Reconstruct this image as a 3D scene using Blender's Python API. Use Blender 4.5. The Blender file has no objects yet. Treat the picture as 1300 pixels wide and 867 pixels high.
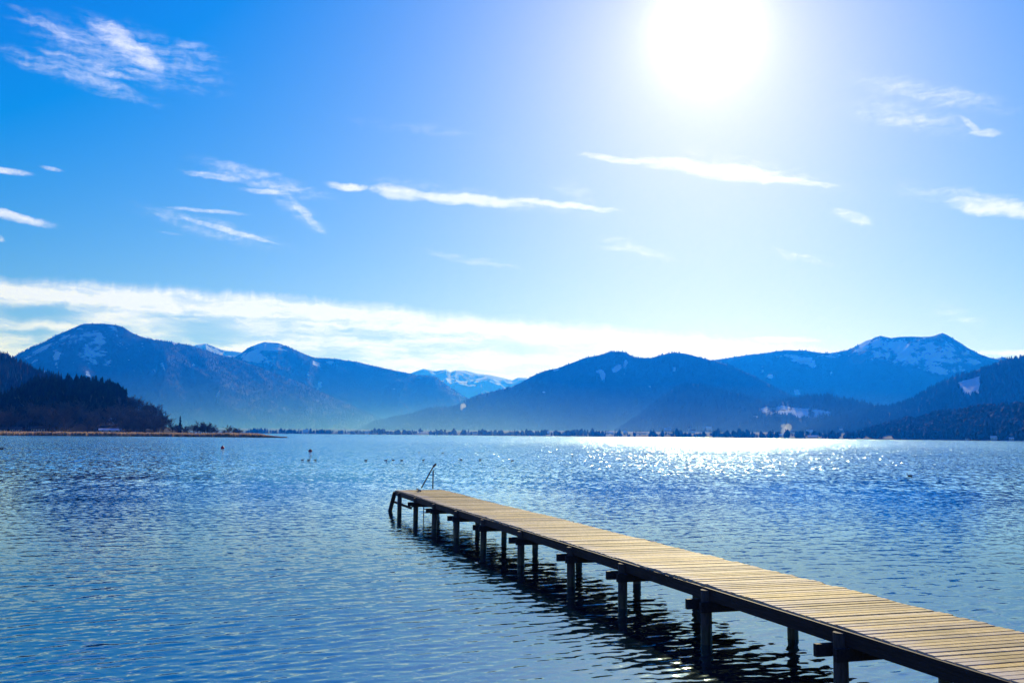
import bpy, bmesh, math, random
import numpy as np
rng = np.random.default_rng(7)
random.seed(7)
R = math.radians
sc = bpy.context.scene
COL = sc.collection

# ------------------------------------------------------------------ camera
F = 1230.0            # focal length in photo pixels (1300 wide)
PITCH, ROLL, HC = math.atan((552 - 433.5) / F), R(.49), 3.2
_r0, _u0 = np.array([1., 0, 0]), np.array([0, -math.sin(PITCH), math.cos(PITCH)])
FW = np.array([0, math.cos(PITCH), math.sin(PITCH)])
RT = math.cos(ROLL) * _r0 + math.sin(ROLL) * _u0
UP = -math.sin(ROLL) * _r0 + math.cos(ROLL) * _u0
CP = np.array([0, 0, HC])
cd = bpy.data.cameras.new('camera')
cd.sensor_width = 36; cd.lens = 36 * F / 1300; cd.clip_start = .1; cd.clip_end = 60000
cam = bpy.data.objects.new('camera', cd); COL.objects.link(cam)
from mathutils import Matrix, Vector
m = Matrix((tuple(RT), tuple(UP), tuple(-FW))).transposed().to_4x4()
m.translation = Vector(CP); cam.matrix_world = m
sc.camera = cam

def ray(x, y):
    d = FW + RT * (x - 650) / F + UP * (433.5 - y) / F
    return d / np.linalg.norm(d)
def azel(x, y):
    d = ray(x, y); return math.degrees(math.atan2(d[0], d[1])), math.degrees(math.asin(d[2]))
def on_z(x, y, z=0.):
    d = ray(x, y); return CP + d * (z - HC) / d[2]
def pix(P):
    v = P - CP
    w = v @ FW
    return 650 + F * (v @ RT) / w, 433.5 - F * (v @ UP) / w
def az_of(x):         # azimuth (radians) of a photo column, read at the horizon
    return math.atan2(*(ray(x, 552 + .0085 * (x - 650))[:2]))

# ------------------------------------------------------------------ tags / objects
def tag(o, label=None, cat=None, group=None, kind=None):
    if label: o['label'] = label
    if cat: o['category'] = cat
    if group: o['group'] = group
    if kind: o['kind'] = kind
    return o
def link(name, me, parent=None):
    o = bpy.data.objects.new(name, me); COL.objects.link(o)
    if parent: o.parent = parent
    return o
def empty(name, loc=(0, 0, 0), rz=0):
    o = bpy.data.objects.new(name, None); COL.objects.link(o)
    o.location = tuple(float(v) for v in loc); o.rotation_euler = (0, 0, rz); o.empty_display_size = .2
    return o
def mesh_np(name, V, T, mat, smooth=False, quads=False, attrs=None):
    me = bpy.data.meshes.new(name)
    V = np.asarray(V, np.float32); T = np.asarray(T, np.int32); n = T.shape[1]
    me.vertices.add(len(V)); me.vertices.foreach_set('co', V.ravel())
    me.loops.add(T.size); me.loops.foreach_set('vertex_index', T.ravel())
    me.polygons.add(len(T)); me.polygons.foreach_set('loop_start', np.arange(0, T.size, n, dtype=np.int32))
    me.polygons.foreach_set('loop_total', np.full(len(T), n, np.int32))
    me.polygons.foreach_set('use_smooth', np.full(len(T), smooth, bool))
    for k, a in (attrs or {}).items():
        at = me.attributes.new(k, 'FLOAT', 'POINT'); at.data.foreach_set('value', np.asarray(a, np.float32))
    me.update(calc_edges=True); me.validate()
    me.materials.append(mat)
    return me
def grid_quads(nr, nc):
    i = np.arange((nr - 1) * (nc - 1)); r = i // (nc - 1); c = i % (nc - 1); a = r * nc + c
    return np.stack([a, a + 1, a + nc + 1, a + nc], 1)

class MB:
    """collects solid shapes into one mesh"""
    def __init__(s): s.v = []; s.f = []
    def add(s, V, Fs):
        b = len(s.v); s.v += [tuple(map(float, p)) for p in V]; s.f += [tuple(i + b for i in f) for f in Fs]
    def box(s, c, size, M=None, bev=0.0):
        hx, hy, hz = [v / 2 for v in size]
        if bev <= 0:
            P = [Vector((x, y, z)) for x in (-hx, hx) for y in (-hy, hy) for z in (-hz, hz)]
            Fs = [(0, 1, 3, 2), (4, 6, 7, 5), (0, 4, 5, 1), (2, 3, 7, 6), (0, 2, 6, 4), (1, 5, 7, 3)]
        else:     # chamfered long box: octagonal section along x
            b = bev
            sec = [(-hy + b, -hz), (hy - b, -hz), (hy, -hz + b), (hy, hz - b), (hy - b, hz), (-hy + b, hz), (-hy, hz - b), (-hy, -hz + b)]
            P = [Vector((x, y, z)) for x in (-hx, hx) for (y, z) in sec]
            Fs = [(i, (i + 1) % 8, 8 + (i + 1) % 8, 8 + i) for i in range(8)] + [tuple(range(7, -1, -1)), tuple(range(8, 16))]
        if M: P = [M @ p for p in P]
        s.add([(p[0] + c[0], p[1] + c[1], p[2] + c[2]) for p in P], Fs)
    def tube(s, a, b, r0, r1=None, n=10, cap=True, wob=0):
        a, b = Vector(a), Vector(b); r1 = r0 if r1 is None else r1
        d = (b - a).normalized(); q = d.orthogonal().normalized(); w = d.cross(q)
        P = []; k = 5 if wob else 2
        for j in range(k):
            t = j / (k - 1); c = a.lerp(b, t); rr = r0 + (r1 - r0) * t
            for i in range(n):
                an = 2 * math.pi * i / n; r = rr * (1 + random.uniform(-wob, wob))
                P.append(c + (q * math.cos(an) + w * math.sin(an)) * r)
        Fs = []
        for j in range(k - 1):
            Fs += [(j * n + i, j * n + (i + 1) % n, (j + 1) * n + (i + 1) % n, (j + 1) * n + i) for i in range(n)]
        if cap: Fs += [tuple(range(n - 1, -1, -1)), tuple(range((k - 1) * n, k * n))]
        s.add(P, Fs)
    def mesh(s, name, mat, smooth=False):
        me = bpy.data.meshes.new(name); me.from_pydata(s.v, [], s.f); me.update()
        bm_ = bmesh.new(); bm_.from_mesh(me); bmesh.ops.recalc_face_normals(bm_, faces=bm_.faces); bm_.to_mesh(me); bm_.free()
        if smooth:
            for p in me.polygons: p.use_smooth = True
        me.materials.append(mat); return me
    def build(s, name, mat, parent=None, smooth=False):
        return link(name, s.mesh(name, mat, smooth), parent)

# ------------------------------------------------------------------ numpy noise
_T = rng.random((512, 512))
def vn(x, y, seed=0):
    x = x + seed * 17.31; y = y + seed * 5.77
    xi = np.floor(x).astype(int); yi = np.floor(y).astype(int); fx = x - xi; fy = y - yi
    fx = fx * fx * (3 - 2 * fx); fy = fy * fy * (3 - 2 * fy)
    g = lambda a, b: _T[a & 511, b & 511]
    return (g(xi, yi) * (1 - fx) + g(xi + 1, yi) * fx) * (1 - fy) + (g(xi, yi + 1) * (1 - fx) + g(xi + 1, yi + 1) * fx) * fy
def fbm(x, y, o=4, seed=0):
    s = 0; a = .5
    for k in range(o): s = s + a * vn(x * 2 ** k, y * 2 ** k, seed + k); a *= .5
    return s
def ridged(x, y, o=4, seed=0):
    s = 0; a = .5
    for k in range(o): s = s + a * (1 - np.abs(2 * vn(x * 2 ** k, y * 2 ** k, seed + k) - 1)); a *= .5
    return s

# ------------------------------------------------------------------ materials
def newmat(name):
    m = bpy.data.materials.new(name); m.use_nodes = True; nt = m.node_tree
    for n in list(nt.nodes): nt.nodes.remove(n)
    out = nt.nodes.new('ShaderNodeOutputMaterial'); return m, nt, out
class NT:
    def __init__(s, nt): s.nt = nt
    def n(s, t, ins=None, **kw):
        nd = s.nt.nodes.new(t)
        for k, v in kw.items(): setattr(nd, k, v)
        for k, v in (ins or {}).items():
            if isinstance(v, bpy.types.NodeSocket): s.nt.links.new(v, nd.inputs[k])
            elif v is not None: nd.inputs[k].default_value = v
        return nd
    def m(s, op, a, b=None, c=None, clamp=False):
        nd = s.n('ShaderNodeMath', {0: a, 1: b, 2: c}, operation=op); nd.use_clamp = clamp; return nd.outputs[0]
    def mix(s, f, a, b, mode='MIX'):
        nd = s.nt.nodes.new('ShaderNodeMix'); nd.data_type = 'RGBA'; nd.blend_type = mode
        for i, v in ((0, f), (6, a), (7, b)):
            if isinstance(v, bpy.types.NodeSocket): s.nt.links.new(v, nd.inputs[i])
            else: nd.inputs[i].default_value = v
        return nd.outputs[2]
    def step(s, v, lo, hi):
        nd = s.n('ShaderNodeMapRange', {0: v, 1: lo, 2: hi, 3: 0., 4: 1.}, interpolation_type='SMOOTHSTEP'); return nd.outputs[0]
def c4(c): return (c[0], c[1], c[2], 1.)
def simple(name, col, rough=.8, var=.25, scale=3., col2=None, bump=0., spec=.3, coords='Object'):
    m, nt, out = newmat(name); N = NT(nt)
    tc = N.n('ShaderNodeTexCoord')
    no = N.n('ShaderNodeTexNoise', {'Vector': tc.outputs[coords], 'Scale': scale, 'Detail': 5.})
    d = tuple(v * (1 - var) for v in col); l = col2 or tuple(min(1, v * (1 + var)) for v in col)
    cc = N.mix(N.step(no.outputs[0], .35, .65), c4(d), c4(l))
    b = N.n('ShaderNodeBsdfPrincipled', {'Base Color': cc, 'Roughness': rough, 'Specular IOR Level': spec})
    if bump: nt.links.new(N.n('ShaderNodeBump', {'Strength': 1., 'Distance': bump, 'Height': no.outputs[0]}).outputs[0], b.inputs['Normal'])
    nt.links.new(b.outputs[0], out.inputs[0]); return m

def terrain_mat(name, forest, snowy=.0, snow_lo=1e9, snow_hi=2e9, fscale=.02, meadow=None):
    """forested slope with snow: attribute 'snow' marks clearings, altitude adds snow above the tree line"""
    m, nt, out = newmat(name); N = NT(nt)
    geo = N.n('ShaderNodeNewGeometry'); pos = geo.outputs['Position']
    big = N.n('ShaderNodeTexNoise', {'Vector': pos, 'Scale': fscale * .15, 'Detail': 4.}).outputs[0]
    fine = N.n('ShaderNodeTexNoise', {'Vector': pos, 'Scale': fscale, 'Detail': 3., 'Roughness': .7}).outputs[0]
    f = N.mix(N.step(big, .35, .65), c4([v * .7 for v in forest]), c4([v * 1.35 for v in forest]))
    f = N.mix(N.step(fine, .35, .7), f, c4([v * 1.45 for v in forest]))
    at = N.n('ShaderNodeAttribute', attribute_name='snow').outputs['Fac']
    z = N.n('ShaderNodeSeparateXYZ', {0: pos}).outputs[2]
    nz = N.n('ShaderNodeSeparateXYZ', {0: geo.outputs['Normal']}).outputs[2]
    alt = N.m('ADD', z, N.m('MULTIPLY', N.m('SUBTRACT', big, .5), 260.))
    a2 = N.m('MULTIPLY', N.step(alt, snow_lo, snow_hi), snowy)
    s = N.m('MAXIMUM', at, a2)
    s = N.m('ADD', s, N.m('MULTIPLY', N.m('SUBTRACT', fine, .5), 1.6))
    s = N.m('MULTIPLY', N.step(s, .45, .62), .88)
    cc = N.mix(s, f, (.76, .84, .90, 1))
    bm = N.n('ShaderNodeBump', {'Strength': .5, 'Distance': 8., 'Height': fine}).outputs[0]
    b = N.n('ShaderNodeBsdfPrincipled', {'Base Color': cc, 'Roughness': .95, 'Specular IOR Level': .05, 'Normal': bm})
    nt.links.new(b.outputs[0], out.inputs[0]); return m

def wood_mat(name, col_hi, col_lo, grain=26., deck=False):
    m, nt, out = newmat(name); N = NT(nt)
    tc = N.n('ShaderNodeTexCoord'); geo = N.n('ShaderNodeNewGeometry')
    rnd = geo.outputs['Random Per Island']
    off = N.n('ShaderNodeCombineXYZ', {0: 0., 1: N.m('MULTIPLY', rnd, 37.), 2: 0.})
    v = N.n('ShaderNodeVectorMath', {0: tc.outputs['Object'], 1: off.outputs[0]}, operation='ADD').outputs[0]
    g = N.n('ShaderNodeMapping', {'Vector': v, 'Scale': (2.0, grain, grain)}).outputs[0]
    n1 = N.n('ShaderNodeTexNoise', {'Vector': g, 'Scale': 1.6, 'Detail': 6., 'Roughness': .65}).outputs[0]
    st = N.n('ShaderNodeTexNoise', {'Vector': v, 'Scale': 1.4, 'Detail': 3.}).outputs[0]
    c = N.mix(N.step(n1, .3, .7), c4(col_lo), c4(col_hi))
    c = N.mix(N.m('MULTIPLY', N.step(st, .52, .72), .55), c, c4([col_lo[0] * .75, col_lo[1] * .85, col_lo[2] * .8]))
    hs = N.n('ShaderNodeHueSaturation', {'Value': N.n('ShaderNodeMapRange', {0: rnd, 3: .62, 4: 1.15}).outputs[0],
              'Saturation': N.n('ShaderNodeMapRange', {0: N.m('FRACT', N.m('MULTIPLY', rnd, 7.3)), 3: .85, 4: 1.15}).outputs[0], 'Color': c})
    colr = hs.outputs[0]
    if deck:      # silvery worn board ends on the left edge, walked-in dirt down the middle, damp stains
        yy = N.n('ShaderNodeSeparateXYZ', {0: tc.outputs['Object']}).outputs[1]
        wv = N.m('ADD', yy, N.m('MULTIPLY', N.m('SUBTRACT', rnd, .5), .45))
        grey = N.m('MULTIPLY', N.step(wv, .42, .02), .5)
        colr = N.mix(grey, colr, (.62, .56, .50, 1))
        big = N.n('ShaderNodeTexNoise', {'Vector': tc.outputs['Object'], 'Scale': .9, 'Detail': 5., 'Roughness': .65}).outputs[0]
        colr = N.mix(N.m('MULTIPLY', N.step(big, .50, .68), .42), colr, (.24, .17, .085, 1))
        knot = N.n('ShaderNodeTexVoronoi', {'Vector': N.n('ShaderNodeMapping', {'Vector': v, 'Scale': (1.6, 1.1, 1.)}).outputs[0], 'Scale': 2.2}).outputs['Distance']
        colr = N.mix(N.m('MULTIPLY', N.step(knot, .075, .03), .8), colr, (.10, .06, .03, 1))
    bm = N.n('ShaderNodeBump', {'Strength': .8, 'Distance': .006, 'Height': n1}).outputs[0]
    b = N.n('ShaderNodeBsdfPrincipled', {'Base Color': colr, 'Roughness': .7, 'Specular IOR Level': .12, 'Normal': bm})
    nt.links.new(b.outputs[0], out.inputs[0]); return m

M_DECK = wood_mat('weathered_deck_wood', (.92, .70, .31), (.46, .335, .145), deck=True)
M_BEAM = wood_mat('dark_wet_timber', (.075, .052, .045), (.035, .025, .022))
def post_mat():
    m, nt, out = newmat('weathered_post'); N = NT(nt)
    o = N.n('ShaderNodeTexCoord').outputs['Object']; z = N.n('ShaderNodeSeparateXYZ', {0: o}).outputs[2]
    n = N.n('ShaderNodeTexNoise', {'Vector': N.n('ShaderNodeMapping', {'Vector': o, 'Scale': (9, 9, 1.6)}).outputs[0], 'Scale': 2.2, 'Detail': 6., 'Roughness': .65}).outputs[0]
    wet = N.step(N.m('ADD', z, N.m('MULTIPLY', N.m('SUBTRACT', n, .5), .35)), .16, .34)
    dry = N.mix(N.step(n, .35, .65), (.035, .027, .025, 1), (.09, .068, .06, 1))
    c = N.mix(wet, (.014, .017, .008, 1), dry)
    bm = N.n('ShaderNodeBump', {'Strength': .9, 'Distance': .012, 'Height': n}).outputs[0]
    b = N.n('ShaderNodeBsdfPrincipled', {'Base Color': c, 'Roughness': N.m('ADD', .35, N.m('MULTIPLY', wet, .45)), 'Normal': bm})
    nt.links.new(b.outputs[0], out.inputs[0]); return m
M_POST = post_mat()
M_STEEL = simple('dark_rail_steel', (.06, .06, .075), .45, .2, 8, spec=.5)
M_CON = simple('conifer_green', (.012, .020, .014), .9, .4, .15, spec=.1)
M_BARE = simple('bare_twigs', (.10, .075, .062), .9, .35, .08, spec=.1)
M_BARK = simple('bark', (.04, .032, .028), .9, .3, .5, spec=.1)
M_REED = simple('dry_reed', (.46, .33, .21), .9, .25, .06, spec=.1)
def translucent(m, col, f):
    nt = m.node_tree; N = NT(nt); out = [n for n in nt.nodes if n.type == 'OUTPUT_MATERIAL'][0]; src = out.inputs[0].links[0].from_socket
    t = N.n('ShaderNodeBsdfTranslucent', {'Color': c4(col)}); mx = N.n('ShaderNodeMixShader', {0: f, 1: src, 2: t.outputs[0]}); nt.links.new(mx.outputs[0], out.inputs[0])
translucent(M_REED, (.50, .34, .2), .4)
M_BANK = simple('muddy_bank', (.10, .06, .04), .9, .3, .05, spec=.1)
M_WALL = simple('house_plaster', (.72, .70, .66), .9, .08, .3)
M_ROOFSNOW = simple('snowy_roof', (.85, .86, .9), .9, .05, .3)
M_ROOF = simple('brown_roof', (.14, .09, .07), .9, .2, .3)
M_RED = simple('buoy_red', (.75, .02, .04), .4, .08, 4, spec=.5)
M_DRED = simple('buoy_faded_red', (.16, .02, .05), .5, .1, 4)
M_DUCK = simple('duck_plumage', (.03, .026, .026), .7, .4, 14)
M_BILL = simple('duck_bill', (.12, .09, .05), .6, .2, 20)
M_WHITE = simple('white_hull', (.85, .85, .85), .4, .04, 2)
M_SAIL = simple('sail_cloth', (.85, .85, .83), .8, .04, 2)
M_GLASS = simple('window_glass', (.05, .06, .08), .1, .1, 2, spec=.6)

# ------------------------------------------------------------------ world
SUN = ray(897, 38)
sun_el, sun_az = math.asin(SUN[2]), math.atan2(SUN[0], SUN[1])
w = bpy.data.worlds.new('World'); sc.world = w; w.use_nodes = True
nt = w.node_tree
for n in list(nt.nodes): nt.nodes.remove(n)
N = NT(nt)
wo = N.n('ShaderNodeOutputWorld')
sky = N.n('ShaderNodeTexSky', sky_type='NISHITA'); sky.sun_disc = False
sky.sun_elevation = sun_el; sky.sun_rotation = sun_az; sky.altitude = 725; sky.air_density = 1.0; sky.dust_density = .55; sky.ozone_density = 3.
tc = N.n('ShaderNodeTexCoord'); D = N.n('ShaderNodeVectorMath', {0: tc.outputs['Generated']}, operation='NORMALIZE').outputs[0]
# clear winter mountain air: deeper and bluer than the model's default away from the sun
sr = N.n('ShaderNodeSeparateColor', {0: sky.outputs[0]})
cr = N.m('MULTIPLY', N.m('MAXIMUM', N.m('SUBTRACT', sr.outputs[0], 2.28), .04), .98)
cg = N.m('MULTIPLY', N.m('MAXIMUM', N.m('SUBTRACT', sr.outputs[1], .6), .1), .83)
cb = N.m('MULTIPLY', N.m('SUBTRACT', 1., N.m('EXPONENT', N.m('DIVIDE', sr.outputs[2], -3.6))), 10.8)
tint = N.n('ShaderNodeCombineColor', {0: cr, 1: cg, 2: cb}).outputs[0]
# circumsolar glow (forward scattering in thin ice haze) as a function of the true angle to the sun
cosg = N.n('ShaderNodeVectorMath', {0: D, 1: tuple(SUN)}, operation='DOT_PRODUCT').outputs['Value']
ang = N.m('MULTIPLY', N.m('ARCCOSINE', N.m('MINIMUM', cosg, 1.)), 180 / math.pi)
def gexp(width, amp): return N.m('MULTIPLY', N.m('EXPONENT', N.m('MULTIPLY', ang, -1 / width)), amp)
g1 = N.n('ShaderNodeVectorMath', {0: (1., .93, .78), 'Scale': gexp(1.0, 40.)}, operation='SCALE').outputs[0]
g2 = N.n('ShaderNodeVectorMath', {0: (1., .84, .05), 'Scale': gexp(5.6, 7.4)}, operation='SCALE').outputs[0]
base = N.n('ShaderNodeVectorMath', {0: tint, 1: g1}, operation='ADD').outputs[0]
base = N.n('ShaderNodeVectorMath', {0: base, 1: g2}, operation='ADD').outputs[0]
# clouds: thin ice clouds, drawn in azimuth / elevation (degrees)
sep = N.n('ShaderNodeSeparateXYZ', {0: D})
AZ = N.m('MULTIPLY', N.m('ARCTAN2', sep.outputs[0], sep.outputs[1]), 180 / math.pi)
EL = N.m('MULTIPLY', N.m('ARCSINE', sep.outputs[2]), 180 / math.pi)
AE = N.n('ShaderNodeCombineXYZ', {0: AZ, 1: EL, 2: 0.}).outputs[0]
wn = N.n('ShaderNodeTexNoise', {'Vector': AE, 'Scale': .45, 'Detail': 5., 'Roughness': .6})
wofs = N.n('ShaderNodeVectorMath', {0: N.n('ShaderNodeVectorMath', {0: wn.outputs['Color'], 1: (.5, .5, .5)}, operation='SUBTRACT').outputs[0], 'Scale': .8}, operation='SCALE').outputs[0]
AW = N.n('ShaderNodeVectorMath', {0: AE, 1: wofs}, operation='ADD').outputs[0]
aw = N.n('ShaderNodeSeparateXYZ', {0: AW})
# fine fibres, running slightly down to the right
fib = N.n('ShaderNodeTexNoise', {'Vector': N.n('ShaderNodeMapping', {'Vector': AW, 'Rotation': (0, 0, R(12)), 'Scale': (.35, 1.9, 1)}).outputs[0], 'Scale': 1.5, 'Detail': 8., 'Roughness': .62}).outputs[0]
puf = N.n('ShaderNodeTexNoise', {'Vector': AW, 'Scale': 2.2, 'Detail': 6., 'Roughness': .6}).outputs[0]
def streak(x0, y0, x1, y1, wpx, amp, soft=.9):
    a0, e0 = azel(x0, y0); a1, e1 = azel(x1, y1)
    ca, ce = (a0 + a1) / 2, (e0 + e1) / 2; L = math.hypot(a1 - a0, e1 - e0) / 2 * 1.2; W = wpx / F * 57.3
    th = math.atan2(e1 - e0, a1 - a0)
    mp = N.n('ShaderNodeMapping', {'Vector': AW if wpx > 5 else N.n('ShaderNodeVectorMath', {0: AE, 1: N.n('ShaderNodeVectorMath', {0: wofs, 'Scale': .35}, operation='SCALE').outputs[0]}, operation='ADD').outputs[0],
             'Location': (ca, ce, 0), 'Rotation': (0, 0, th), 'Scale': (L, W, 1)}, vector_type='TEXTURE').outputs[0]
    d = N.n('ShaderNodeVectorMath', {0: mp}, operation='LENGTH').outputs['Value']
    k = N.step(d, 1.15, 1.15 - soft)
    return N.m('MULTIPLY', k, amp)
ST = [(240, 200, 430, 255, 16, .38), (-20, 55, 210, 135, 16, .36), (1070, 95, 1300, 140, 20, .36), (430, 150, 620, 172, 10, .2), (750, 298, 870, 332, 10, .34), (530, 318, 670, 342, 8, .34), (960, 312, 1070, 338, 9, .34), (150, 255, 380, 320, 16, .3), (820, 180, 1100, 245, 22, .3), (440, 225, 800, 275, 16, .3),
      (20, 25, 260, 110, 34, .34), (120, 30, 300, 110, 30, .28), (700, 225, 760, 262, 22, .3), (330, 230, 420, 300, 18, .3), (1050, 130, 1260, 165, 26, .3), (1110, 235, 1320, 262, 16, .3), (560, 175, 680, 190, 14, .12), (1160, 380, 1260, 412, 14, .25),
      (105, 20, 215, 95, 20, .75), (10, 10, 120, 62, 8, .42), (45, 62, 180, 105, 9, .5), (200, 50, 290, 78, 14, .3), (0, 20, 130, 50, 7, .3), (150, 95, 310, 125, 9, .22),
      (-30, 212, 42, 222, 5, .75), (-40, 266, 72, 286, 7, .85), (50, 212, 82, 218, 3.5, .5), (-10, 300, 8, 306, 5, .6),
      (228, 215, 330, 234, 6, .5), (300, 240, 382, 247, 5, .6), (360, 243, 415, 300, 10, .5), (218, 272, 358, 312, 5, .65), (208, 262, 315, 273, 4, .45), (190, 293, 240, 299, 3, .3),
      (414, 234, 470, 239, 7, .95), (470, 240, 545, 252, 12, 1.0), (500, 246, 690, 260, 9, 1.05), (640, 254, 788, 266, 6, 1.0), (690, 235, 750, 250, 14, .25),
      (725, 195, 870, 210, 6, .8), (800, 203, 1020, 228, 13, 1.1), (900, 218, 1062, 236, 7, 1.05),
      (1085, 145, 1210, 158, 16, .42), (1215, 145, 1250, 172, 5, .6), (1228, 168, 1275, 168, 6, .55), (1060, 128, 1240, 118, 12, .22),
      (1195, 258, 1330, 270, 13, .95), (1050, 268, 1115, 282, 10, .5), (1120, 245, 1210, 250, 10, .22), (750, 312, 820, 320, 5, .4), (580, 328, 640, 335, 6, .3), (985, 322, 1035, 330, 6, .35),
      (1190, 392, 1250, 408, 8, .3), (1225, 447, 1420, 450, 5, .9), (940, 430, 1045, 432, 5, .9)]
cl = None
for s_ in ST:
    k = streak(*s_); cl = k if cl is None else N.m('MAXIMUM', cl, k)
tex = N.m('ADD', N.m('MULTIPLY', N.m('SUBTRACT', fib, .5), 1.9), N.m('MULTIPLY', N.m('SUBTRACT', puf, .5), .9))
cl = N.m('MULTIPLY', N.step(N.m('ADD', N.m('MULTIPLY', cl, 1.15), tex), -.1, 1.45), N.step(cl, 0., .45))
# the long bank above the mountains: upper and lower edge as curves of azimuth
A0, A1 = -40., 40.
def curve(pts):
    nd = N.nt.nodes.new('ShaderNodeFloatCurve'); c = nd.mapping.curves[0]
    P = [((a - A0) / (A1 - A0), e / 14.) for a, e in pts]
    P = [(0., P[0][1])] + P + [(1., P[-1][1])]
    c.points[0].location = P[0]; c.points[1].location = P[-1]
    for p in P[1:-1]: c.points.new(*p)
    for p in c.points: p.handle_type = 'AUTO'
    nd.mapping.use_clip = False; nd.mapping.update()
    N.nt.links.new(N.m('DIVIDE', N.m('SUBTRACT', AZ, A0), A1 - A0), nd.inputs['Value'])
    return N.m('MULTIPLY', nd.outputs[0], 14.)
top = curve([azel(x, y) for x, y in ((0, 353), (100, 357), (200, 364), (300, 370), (400, 377), (500, 388), (600, 398), (700, 406), (800, 416), (900, 426), (1000, 435), (1075, 447), (1110, 462))])
bot = curve([azel(x, y) for x, y in ((0, 470), (150, 470), (300, 470), (450, 485), (600, 500), (680, 490), (760, 462), (900, 462), (1000, 460), (1075, 455), (1110, 470))])
spik = N.n('ShaderNodeTexNoise', {'Vector': N.n('ShaderNodeMapping', {'Vector': AW, 'Scale': (1.6, .25, 1)}).outputs[0], 'Scale': 1.6, 'Detail': 6., 'Roughness': .65}).outputs[0]
e2 = N.m('SUBTRACT', aw.outputs[1], N.m('MULTIPLY', N.m('SUBTRACT', spik, .5), .6))
up_ = N.step(N.m('SUBTRACT', top, e2), -.25, .8)
dn_ = N.step(N.m('SUBTRACT', e2, bot), -.1, .6)
fib2 = N.n('ShaderNodeTexNoise', {'Vector': N.n('ShaderNodeMapping', {'Vector': AW, 'Rotation': (0, 0, R(5)), 'Scale': (.16, 1.0, 1), 'Location': (3.1, .7, 0)}).outputs[0], 'Scale': 1.5, 'Detail': 9., 'Roughness': .6}).outputs[0]
depth = N.m('SUBTRACT', top, e2)
band = N.step(depth, 1.7, .9)                      # densest along the upper part of the bank
dens = N.m('ADD', N.m('MULTIPLY', band, .6), N.m('MULTIPLY', N.step(fib2, .30, .66), 1.0))
holes = None
for h in ((-30, 392, 110, 400, 14, 1.), (40, 432, 60, 420, 10, .7), (200, 412, 330, 428, 14, .9), (600, 436, 720, 444, 8, .55), (250, 402, 300, 408, 8, .5)):
    k = streak(*h); holes = k if holes is None else N.m('MAXIMUM', holes, k)
dens = N.m('MULTIPLY', dens, N.m('SUBTRACT', 1., holes))
bank = N.m('MULTIPLY', N.m('MULTIPLY', up_, dn_), dens, clamp=True)
cl = N.m('MAXIMUM', cl, bank)
cl = N.m('MULTIPLY', N.m('MINIMUM', cl, 1.), N.step(EL, 0., 2.))
ccol = N.n('ShaderNodeVectorMath', {0: base, 'Scale': .35}, operation='SCALE').outputs[0]
ccol = N.n('ShaderNodeVectorMath', {0: ccol, 1: (9.0, 8.8, 10.5)}, operation='ADD').outputs[0]
CLOUD_NODE = ccol
fin = N.mix(cl, base, ccol)
bg = N.n('ShaderNodeBackground', {'Color': fin, 'Strength': .09})
nt.links.new(bg.outputs[0], wo.inputs[0])
w.cycles.sampling_method = 'MANUAL'; w.cycles.sample_map_resolution = 1024

sl = bpy.data.lights.new('sun', 'SUN'); sl.energy = 5.0; sl.angle = R(.55); sl.color = (1, .91, .76)
so = bpy.data.objects.new('sun', sl); COL.objects.link(so)
so.rotation_euler = Vector(tuple(SUN)).to_track_quat('Z', 'Y').to_euler(); so.location = (0, 0, 50)

# ------------------------------------------------------------------ water
G_FAR, G_N, G_V = 1.0, .03, .36
def build_water():
    fine = np.arange(-32., 32.01, .058)
    az = np.concatenate([np.arange(-180, -32, 4.), fine, np.arange(34, 181, 4.)]); az = np.radians(az)
    rs = [.4, 1., 2., 3.5, 5., 6.5]
    r = 7.5
    while r < 160: rs.append(r); r += max(.032, r * r * 1.7e-4)
    while r < 7000: rs.append(r); r *= 1.12
    rs = np.array(rs); RR, AA = np.meshgrid(rs, az, indexing='ij')
    X = RR * np.sin(AA); Y = RR * np.cos(AA)
    dr = np.gradient(rs)[:, None]
    Z = np.zeros_like(X)
    # patches of livelier and calmer ripples
    patch = .55 + .9 * fbm(X / 9., Y / 14., 3, 3)
    inside = (np.abs(AA) < R(34))
    g = np.random.default_rng(3)
    for k in range(46):
        if k < 30: lam = .18 * (3.0 ** g.random()); th = R(126) + g.normal() * R(11); sl_ = .0155
        elif k < 40: lam = .5 + g.random() * .9; th = R(120) + g.normal() * R(38); sl_ = .007
        else: lam = .18 + g.random() * .3; th = R(60) + g.normal() * R(30); sl_ = .0075
        kk = 2 * math.pi / lam; a = sl_ / kk * (.6 + .8 * g.random())
        fade = np.clip((lam / dr - 2.2) / 3., 0, 1)
        if fade.max() <= 0: continue
        ph = kk * (X * math.cos(th) + Y * math.sin(th)) + g.random() * 6.28 + 1.1 * fbm(X / 3., Y / 3., 2, 20 + k)
        Z += a * np.sin(ph) * fade * (patch if k < 30 else 1)
    Z *= inside * .82
    Z *= np.clip((RR - 4) / 3., 0, 1)
    V = np.stack([X, Y, Z], -1).reshape(-1, 3)
    return V, grid_quads(len(rs), len(az))
m, nt, out = newmat('lake_water'); N = NT(nt)
geo = N.n('ShaderNodeNewGeometry'); pos = geo.outputs['Position']
sp = N.n('ShaderNodeSeparateXYZ', {0: pos})
dist = N.n('ShaderNodeVectorMath', {0: pos}, operation='LENGTH').outputs['Value']
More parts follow.
